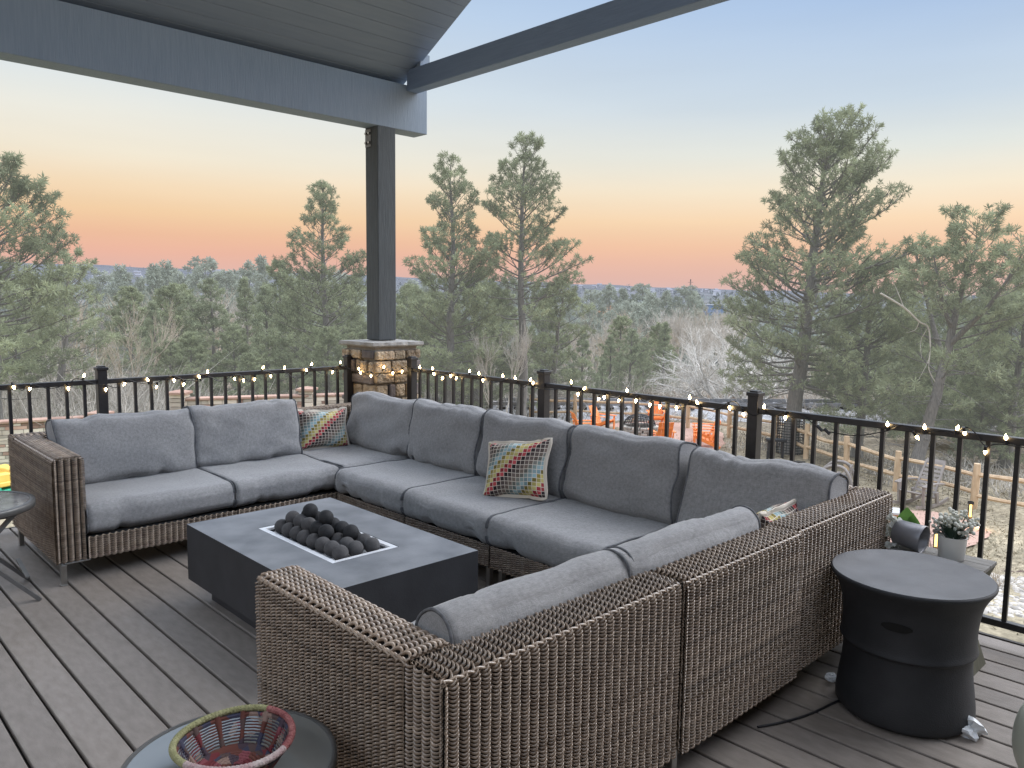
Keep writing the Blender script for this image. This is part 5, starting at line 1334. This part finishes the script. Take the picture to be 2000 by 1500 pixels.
# middle-distance pines: a few built, the rest copies with a crown and a trunk of their own
protos = []
for k, kw in enumerate((dict(R=2.5, a=.55, cb=.08, base=.7), dict(R=2.1, a=.8, cb=.07, base=.6), dict(R=2.9, a=.42, cb=.1, base=.75), dict(R=2.3, a=.65, cb=.18, base=.6, leaders=1))):
    for need in ('needles', 'needles_far'):
        far = need == 'needles_far'
        tg, cg = pine_geo(60+k, 8.0, tr=.15, spacing=.38 if not far else .48, nb=5, per=30 if not far else 20, nl=.26 if not far else .36, nw=.042 if not far else .09, sec=4 if not far else 3, tuftstep=.3 if not far else .42, droop=-.1, **kw)
        protos.append((tg, cg, far))
built = {}
def mid_pine(kind, far, label, px, depth, top_py, group, width=1., name='pine_tree'):
    o = at(px, depth); H = height_at(px, top_py, o[0], o[1])-o[2]; key = (kind, far)
    if H < 1.2: H = 1.2
    if key not in built:
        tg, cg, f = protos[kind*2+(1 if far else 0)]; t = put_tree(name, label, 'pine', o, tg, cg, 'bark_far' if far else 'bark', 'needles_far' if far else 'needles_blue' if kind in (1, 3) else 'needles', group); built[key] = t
    else:
        t = copy_tree(built[key]); t.name = name; tag(t, label, 'pine', group)
    t.location = tuple(o-np.array([0, 0, .1])); s = H/8.0; t.scale = (s*width, s*width, s); t.rotation_euler = (0, 0, rng.uniform(0, 6.3)); return t
near_g = 'pines in the near valley'
L1 = 'rounded green pine in the thicket beyond the left railing'
L2 = 'dark conical pine in the grove between the pillar and the tallest pine'
L3 = 'green pine in the thicket at the right behind the leaning pine'
for kind, px, d, top, w in ((0, 372, 36, 650, 1.35), (2, 455, 37, 645, 1.2), (1, 300, 44, 590, 1.1), (0, 250, 47, 565, 1.2), (1, 520, 42, 560, 1.1), (2, 580, 40, 585, 1.2), (0, 668, 43, 560, 1.1), (3, 420, 52, 545, 1.1), (1, 480, 50, 545, 1.), (0, 545, 46, 515, .9), (2, 330, 55, 570, 1.2), (1, 700, 40, 600, 1.), (0, 640, 32, 640, 1.1), (2, 330, 34, 672, 1.3), (2, 30, 31, 560, 1.2), (0, 480, 32, 690, 1.2), (2, 690, 30, 650, 1.1), (1, 165, 30, 705, 1.), (0, 350, 60, 560, 1.2), (2, 610, 55, 545, 1.1)):
    mid_pine(kind, False, L1, px, d, top, near_g, w)
for kind, px, d, top, w in ((1, 1195, 48, 655, 1.2), (3, 1232, 46, 642, 1.15), (1, 1260, 49, 660, 1.1), (1, 1300, 52, 630, 1.), (0, 1215, 60, 620, 1.2), (2, 1290, 62, 640, 1.1), (0, 800, 38, 560, 1.1), (2, 845, 40, 600, 1.1), (1, 1140, 40, 640, 1.), (0, 985, 42, 570, 1.1), (2, 1060, 46, 590, 1.1), (0, 780, 32, 640, 1.), (2, 900, 36, 640, 1.2), (1, 1180, 44, 700, 1.1)):
    mid_pine(kind, False, L2, px, d, top, near_g, w)
for kind, px, d, top, w in ((0, 1760, 33, 560, 1.1), (2, 1850, 34, 590, 1.2), (1, 1930, 36, 540, 1.), (0, 2010, 34, 520, 1.1), (2, 1980, 29, 620, 1.1), (0, 1650, 38, 590, 1.), (2, 1890, 28, 660, 1.2), (0, 1790, 29, 680, 1.), (1, 2060, 40, 560, 1.), (2, 1940, 25, 700, 1.1)):
    mid_pine(kind, False, L3, px, d, top, near_g, w)
LF = 'hazy blue green pine in the distant wooded valley'
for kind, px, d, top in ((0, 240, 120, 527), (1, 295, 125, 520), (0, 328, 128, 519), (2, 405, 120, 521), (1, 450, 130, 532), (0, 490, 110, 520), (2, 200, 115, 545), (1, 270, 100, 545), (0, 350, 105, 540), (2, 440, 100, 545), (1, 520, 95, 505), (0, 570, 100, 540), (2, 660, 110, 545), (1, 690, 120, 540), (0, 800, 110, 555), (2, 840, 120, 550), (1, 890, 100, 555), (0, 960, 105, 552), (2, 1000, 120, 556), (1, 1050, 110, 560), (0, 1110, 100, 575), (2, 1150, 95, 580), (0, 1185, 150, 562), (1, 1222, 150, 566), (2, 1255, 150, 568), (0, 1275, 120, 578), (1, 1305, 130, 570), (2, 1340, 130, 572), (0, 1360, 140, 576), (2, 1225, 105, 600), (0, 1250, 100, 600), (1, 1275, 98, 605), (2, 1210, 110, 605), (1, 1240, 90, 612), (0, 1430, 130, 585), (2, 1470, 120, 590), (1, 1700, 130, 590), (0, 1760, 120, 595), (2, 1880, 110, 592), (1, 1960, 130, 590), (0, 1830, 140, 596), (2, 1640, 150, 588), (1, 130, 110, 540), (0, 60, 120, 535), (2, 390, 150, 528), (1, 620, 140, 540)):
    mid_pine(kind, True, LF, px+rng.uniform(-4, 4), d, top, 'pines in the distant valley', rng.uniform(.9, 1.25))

# leafless trees
def bare_geo(seed, H, spread=.6, trunks=1, depth=6, r=.14, up_=.25, droop=0.):
    q = np.random.default_rng(seed); g = G()
    def grow(b, d, L_, r, n):
        k = 4 if n > 2 else 2; P = [b]; dd = np.array(d, float)
        for i in range(k): dd = dd+q.normal(0, .10, 3)+np.array([0, 0, (up_ if n > 1 else up_-droop)/k*.6]); dd /= np.linalg.norm(dd); P.append(P[-1]+dd*L_/k)
        g.tube(P, np.linspace(r, r*.62, k+1), 6 if n > 3 else 4 if n > 2 else 3, caps=False)
        if n == 0: return
        for j in range(q.integers(2, 4) if n > 1 else 3):
            f = q.uniform(.45, 1); i = min(int(f*k), k-1); bb = P[i]+(P[i+1]-P[i])*(f*k-i); d2 = dd+q.normal(0, spread, 3); d2[2] += .1; d2 /= np.linalg.norm(d2); grow(bb, d2, L_*q.uniform(.58, .85), r*.56, n-1)
        grow(P[-1], dd+q.normal(0, .2, 3), L_*.75, r*.62, n-1)
    for t in range(trunks):
        a = q.uniform(0, 6.3); s = 0 if trunks == 1 else q.uniform(.25, .75); d = np.array([math.cos(a)*s, math.sin(a)*s, 1.]); d /= np.linalg.norm(d); grow(np.array([math.cos(a)*.15*s, math.sin(a)*.15*s, -.2]), d, H*.30, r*(1 if trunks == 1 else .75), depth)
    return g
bp = {}
def bare(kind, label, px, depth, top_py, m='bare', group=None, width=1.):
    o = at(px, depth); H = max(1.5, height_at(px, top_py, o[0], o[1])-o[2]); key = (kind, m)
    if key not in bp:
        g = bare_geo(*BK[kind][0], **BK[kind][1]); zt = max(v[:, 2].max() for v in g.V); t = put_tree('bare_tree', label, 'bare tree', o, g, None, m, None, group); bp[key] = (t, zt)
    else: t = copy_tree(bp[key][0]); t.name = 'bare_tree'; t['label'] = label
    if group: t['group'] = group
    s = H/bp[key][1]; t.location = tuple(o); t.scale = (s*width, s*width, s); t.rotation_euler = (0, 0, rng.uniform(0, 6.3)); return t
BK = [((31, 8.), dict(spread=.5, trunks=4, depth=5, r=.2, up_=.05)), ((32, 9.), dict(spread=.38, trunks=2, depth=5, r=.15, up_=.5)), ((33, 8.), dict(spread=.3, trunks=5, depth=4, r=.07, up_=.5)), ((34, 7.), dict(spread=.55, trunks=6, depth=4, r=.09, up_=-.05))]
bare(0, 'white limbed leafless tree with wide spreading branches, centre right beyond the track', 1425, 40, 615, 'bare_white', None, 1.35)
bare(3, 'low sprawling pale leafless tree beside the white limbed one', 1478, 39.5, 680, 'bare_white', None, 1.4)
bare(1, 'pale leafless tree rising behind the left thicket', 400, 62, 548, 'bare', None, 1.3)
bare(2, 'tan wispy leafless tree leaning at the left behind the low pine', 192, 33, 572, 'bare_tan', None, 1.25)
bare(1, 'thin white leafless tree beside the slim pine trunk', 985, 30, 610, 'bare', None, .8)
for px, d, top, k in ((1350, 85, 590, 1), (1395, 90, 588, 2), (1320, 95, 592, 1), (1375, 70, 610, 1), (1165, 85, 610, 1), (1200, 95, 600, 2), (1240, 75, 625, 2), (1130, 75, 620, 1), (1560, 60, 650, 1), (1290, 100, 590, 1), (1620, 55, 660, 2), (330, 85, 565, 2), (460, 80, 560, 2), (1420, 100, 580, 1), (1160, 65, 650, 2)):
    bare(k, 'pale leafless tree in the grey copse beyond the railway', px, d, top, 'bare_tan' if k == 2 else 'bare', 'leafless trees in the copse', rng.uniform(1.0, 1.5))
bare(3, 'leafless grey shrubby tree low behind the left railing', 60, 27, 655, 'bare', None, 1.2)

# brushy undergrowth: a mass of bare twigs
def brush(name, label, regions, m, per):
    g = G(); first = None; V, T = [], []
    for px0, px1, d0, d1, n, h0, h1 in regions:
        for _ in range(n):
            o = at(rng.uniform(px0, px1), rng.uniform(d0, d1)); first = o if first is None else first; h = rng.uniform(h0, h1); tn = rng.uniform(.1, .9)
            for k in range(per):
                b = o+np.append(rng.normal(0, h*.3, 2), -.05); d = np.array([rng.normal(0, .45), rng.normal(0, .45), rng.uniform(.5, 1)])*h
                for s in range(3):
                    st = b+d*(0 if s == 0 else rng.uniform(.3, .8)); dd = d if s == 0 else (d*.45+rng.normal(0, .22*h, 3)); w = rng.normal(0, 1, 3); w = np.cross(w, dd); w = w/(np.linalg.norm(w)+1e-9)*(.011 if s == 0 else .007)*(1+np.linalg.norm(o[:2])/55)
                    V += [st-w, st+w, st+dd]; T += [tn]*3
    V = np.array(V); g.add(V, np.arange(len(V)).reshape(-1, 3), tone=np.array(T)); o = g.build(name, m, None, top=tuple(first)); tag(o, label, 'brush', None, 'stuff')
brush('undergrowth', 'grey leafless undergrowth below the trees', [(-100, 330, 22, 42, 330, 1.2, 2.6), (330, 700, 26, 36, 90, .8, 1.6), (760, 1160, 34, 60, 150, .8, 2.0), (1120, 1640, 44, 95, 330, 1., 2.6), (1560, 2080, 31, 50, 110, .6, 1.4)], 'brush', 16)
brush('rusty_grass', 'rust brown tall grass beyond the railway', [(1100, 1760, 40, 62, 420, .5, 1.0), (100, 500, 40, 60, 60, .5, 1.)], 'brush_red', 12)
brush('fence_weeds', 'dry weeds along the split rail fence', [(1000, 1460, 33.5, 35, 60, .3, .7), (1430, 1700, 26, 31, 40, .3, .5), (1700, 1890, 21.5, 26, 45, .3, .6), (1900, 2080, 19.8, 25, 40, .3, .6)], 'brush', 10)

# far-off wood that reads as one mass
def far_wood():
    g = G(); V, T = [], []
    for _ in range(5200):
        px = rng.uniform(-350, 2350); d = 150*(2400/150)**rng.random()
        if d > 900 and rng.random() < .3: continue
        o = at(px, d); o[2] = float(terrain(*ra(o[0], o[1]))); h = rng.uniform(4, 9)*(1 if d < 600 else 1.2); w = h*rng.uniform(.3, .6); tn = np.clip(rng.normal(.45, .18), .05, .95)
        for k in range(14):
            zc = rng.uniform(.05, 1)**.8; r = w*(1-zc**1.4)*rng.uniform(.3, 1); a = rng.uniform(0, 6.3); c = o+np.array([math.cos(a)*r, math.sin(a)*r, zc*h]); s = h*.17
            q = rng.normal(0, s, (3, 3)); q[:, 2] *= .8; V += list(c+q); T += [tn+rng.normal(0, .06)]*3
    V = np.array(V); g.add(V, np.arange(len(V)).reshape(-1, 3), tone=np.array(T)); o = g.build('distant_wood', MT['far_wood'], None, top=tuple(at(1000, 300))); tag(o, 'blue grey wooded slopes running to the horizon', 'wood', None, 'stuff')

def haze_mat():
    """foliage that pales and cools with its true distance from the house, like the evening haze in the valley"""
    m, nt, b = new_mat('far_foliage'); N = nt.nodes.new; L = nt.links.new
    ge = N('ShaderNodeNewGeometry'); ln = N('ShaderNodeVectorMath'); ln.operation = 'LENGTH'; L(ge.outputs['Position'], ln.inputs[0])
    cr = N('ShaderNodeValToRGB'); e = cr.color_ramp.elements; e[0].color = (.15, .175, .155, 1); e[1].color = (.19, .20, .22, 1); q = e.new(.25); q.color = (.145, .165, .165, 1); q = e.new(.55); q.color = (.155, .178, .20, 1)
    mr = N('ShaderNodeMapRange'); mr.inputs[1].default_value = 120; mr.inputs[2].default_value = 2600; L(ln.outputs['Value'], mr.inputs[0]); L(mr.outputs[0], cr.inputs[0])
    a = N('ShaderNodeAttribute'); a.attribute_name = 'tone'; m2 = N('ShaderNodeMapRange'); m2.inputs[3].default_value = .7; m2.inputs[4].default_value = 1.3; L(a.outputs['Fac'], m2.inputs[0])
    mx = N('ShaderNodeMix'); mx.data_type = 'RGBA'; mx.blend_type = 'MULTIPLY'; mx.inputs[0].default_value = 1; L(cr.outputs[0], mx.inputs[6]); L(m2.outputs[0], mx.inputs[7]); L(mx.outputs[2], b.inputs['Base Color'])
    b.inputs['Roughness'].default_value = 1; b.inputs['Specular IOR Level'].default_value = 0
    b.inputs['Emission Color'].default_value = (.6, .63, .66, 1); b.inputs['Emission Strength'].default_value = .17  # haze painted as a faint glow on the foliage
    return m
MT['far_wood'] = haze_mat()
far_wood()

def house_at(px, d, w, h, label, wall_m='hill_house', roof_m='hill_roof', group=None, base=None, flat=False, name='house', turn=None, dep=None):
    o = at(px, d); h0 = rng.uniform(-.5, .5) if turn is None else turn; ang = AZ+PI/2+h0; p = local(o, ang); g = G(); dp = dep or w*.7
    t = thing(name, label, 'house' if name == 'house' else 'building', tuple(o), group)
    g.box(p(0, 0, h/2-1), (w, dp, h+2), rot=ang); g.build('wall', wall_m, t)
    g = G()
    if flat: g.box(p(0, 0, h+.25), (w+.6, dp+.6, .5), rot=ang)
    else:
        V = [p(-w/2-.4, -dp/2-.4, h), p(w/2+.4, -dp/2-.4, h), p(w/2+.4, dp/2+.4, h), p(-w/2-.4, dp/2+.4, h), p(-w/2, 0, h+w*.22), p(w/2, 0, h+w*.22)]
        g.add(V, [[0, 1, 5, 4], [2, 3, 4, 5], [3, 2, 1, 0]]); g.F.append(np.array([[0, 4, 3], [1, 2, 5]])); g.M.append(np.zeros(2, int))
    g.build('roof', roof_m, t); return t, p, ang
for k in range(46):
    px = rng.uniform(190, 720) if k < 30 else rng.uniform(1130, 1400)
    d = rng.uniform(1150, 2500)
    house_at(px, d, rng.uniform(10, 17), rng.uniform(5, 7), 'tiny pale house on the hazy far hillside', rng.choice(['hill_house', 'far_white', 'hill_house']), 'hill_roof', 'houses on the far hillside')
def offices():
    t, p, ang = house_at(1408, 620, 34, 8.5, 'blue clad low office block with window bands left of the tallest pine', 'blue_glass', 'far_white', flat=True, name='office_building', turn=0, dep=16)
    for z in (2.2, 5.2):
        g = G(); g.box(p(0, -8.06, z), (31, .1, 1.1), rot=ang); g.build('window_band', 'far_white', t)
    t, p, ang = house_at(1172, 520, 12, 8, 'tan brick gabled building in the distance between the pines, the left one', 'far_orange', 'far_orange', flat=True, name='brick_building', turn=0, dep=12)
    for z in (2, 5): g = G(); g.box(p(0, -6.06, z), (9, .1, 1), rot=ang); g.build('window_band', 'hill_roof', t)
    t, p, ang = house_at(1203, 560, 13, 10, 'tan brick building in the distance between the pines, the right one', 'far_orange', 'far_orange', flat=True, name='brick_building', turn=0, dep=10)
    g = G(); g.box(p(0, -5.06, 6), (10, .1, 1), rot=ang); g.build('window_band', 'hill_roof', t)
    t, p, ang = house_at(1880, 420, 62, 7, 'long pale industrial building behind the leaning pine', 'far_white', 'far_turq', flat=True, name='warehouse', turn=0, dep=20)
    g = G(); g.box(p(-8, -10.06, 4), (24, .1, 1.8), rot=ang); g.build('window_band', 'blue_glass', t)
    o = at(1347, 700); t = thing('transmission_mast', 'thin lattice mast on the skyline left of the tallest pine', 'mast', tuple(o)); z1 = height_at(1347, 545, o[0], o[1]); g = G()
    for s in (-1, 1): g.tube([(o[0]+s*RH[0]*1.4, o[1]+s*RH[1]*1.4, o[2]), (o[0]+s*RH[0]*.2, o[1]+s*RH[1]*.2, z1)], .22, 4)
    for k in range(9): z = o[2]+(z1-o[2])*k/9; f = 1.4-1.2*k/9; f2 = 1.4-1.2*(k+1)/9; g.tube([(o[0]-RH[0]*f, o[1]-RH[1]*f, z), (o[0]+RH[0]*f2, o[1]+RH[1]*f2, z+(z1-o[2])/9)], .12, 4)
    g.build('lattice', 'frame_grey', t)
    for k, f in enumerate((.78, .9)):
        z = o[2]+(z1-o[2])*f; g = G(); g.tube([(o[0]-RH[0]*2.4, o[1]-RH[1]*2.4, z), (o[0]+RH[0]*2.4, o[1]+RH[1]*2.4, z)], .15, 4); g.build('crossarm', 'frame_grey', t)
offices()
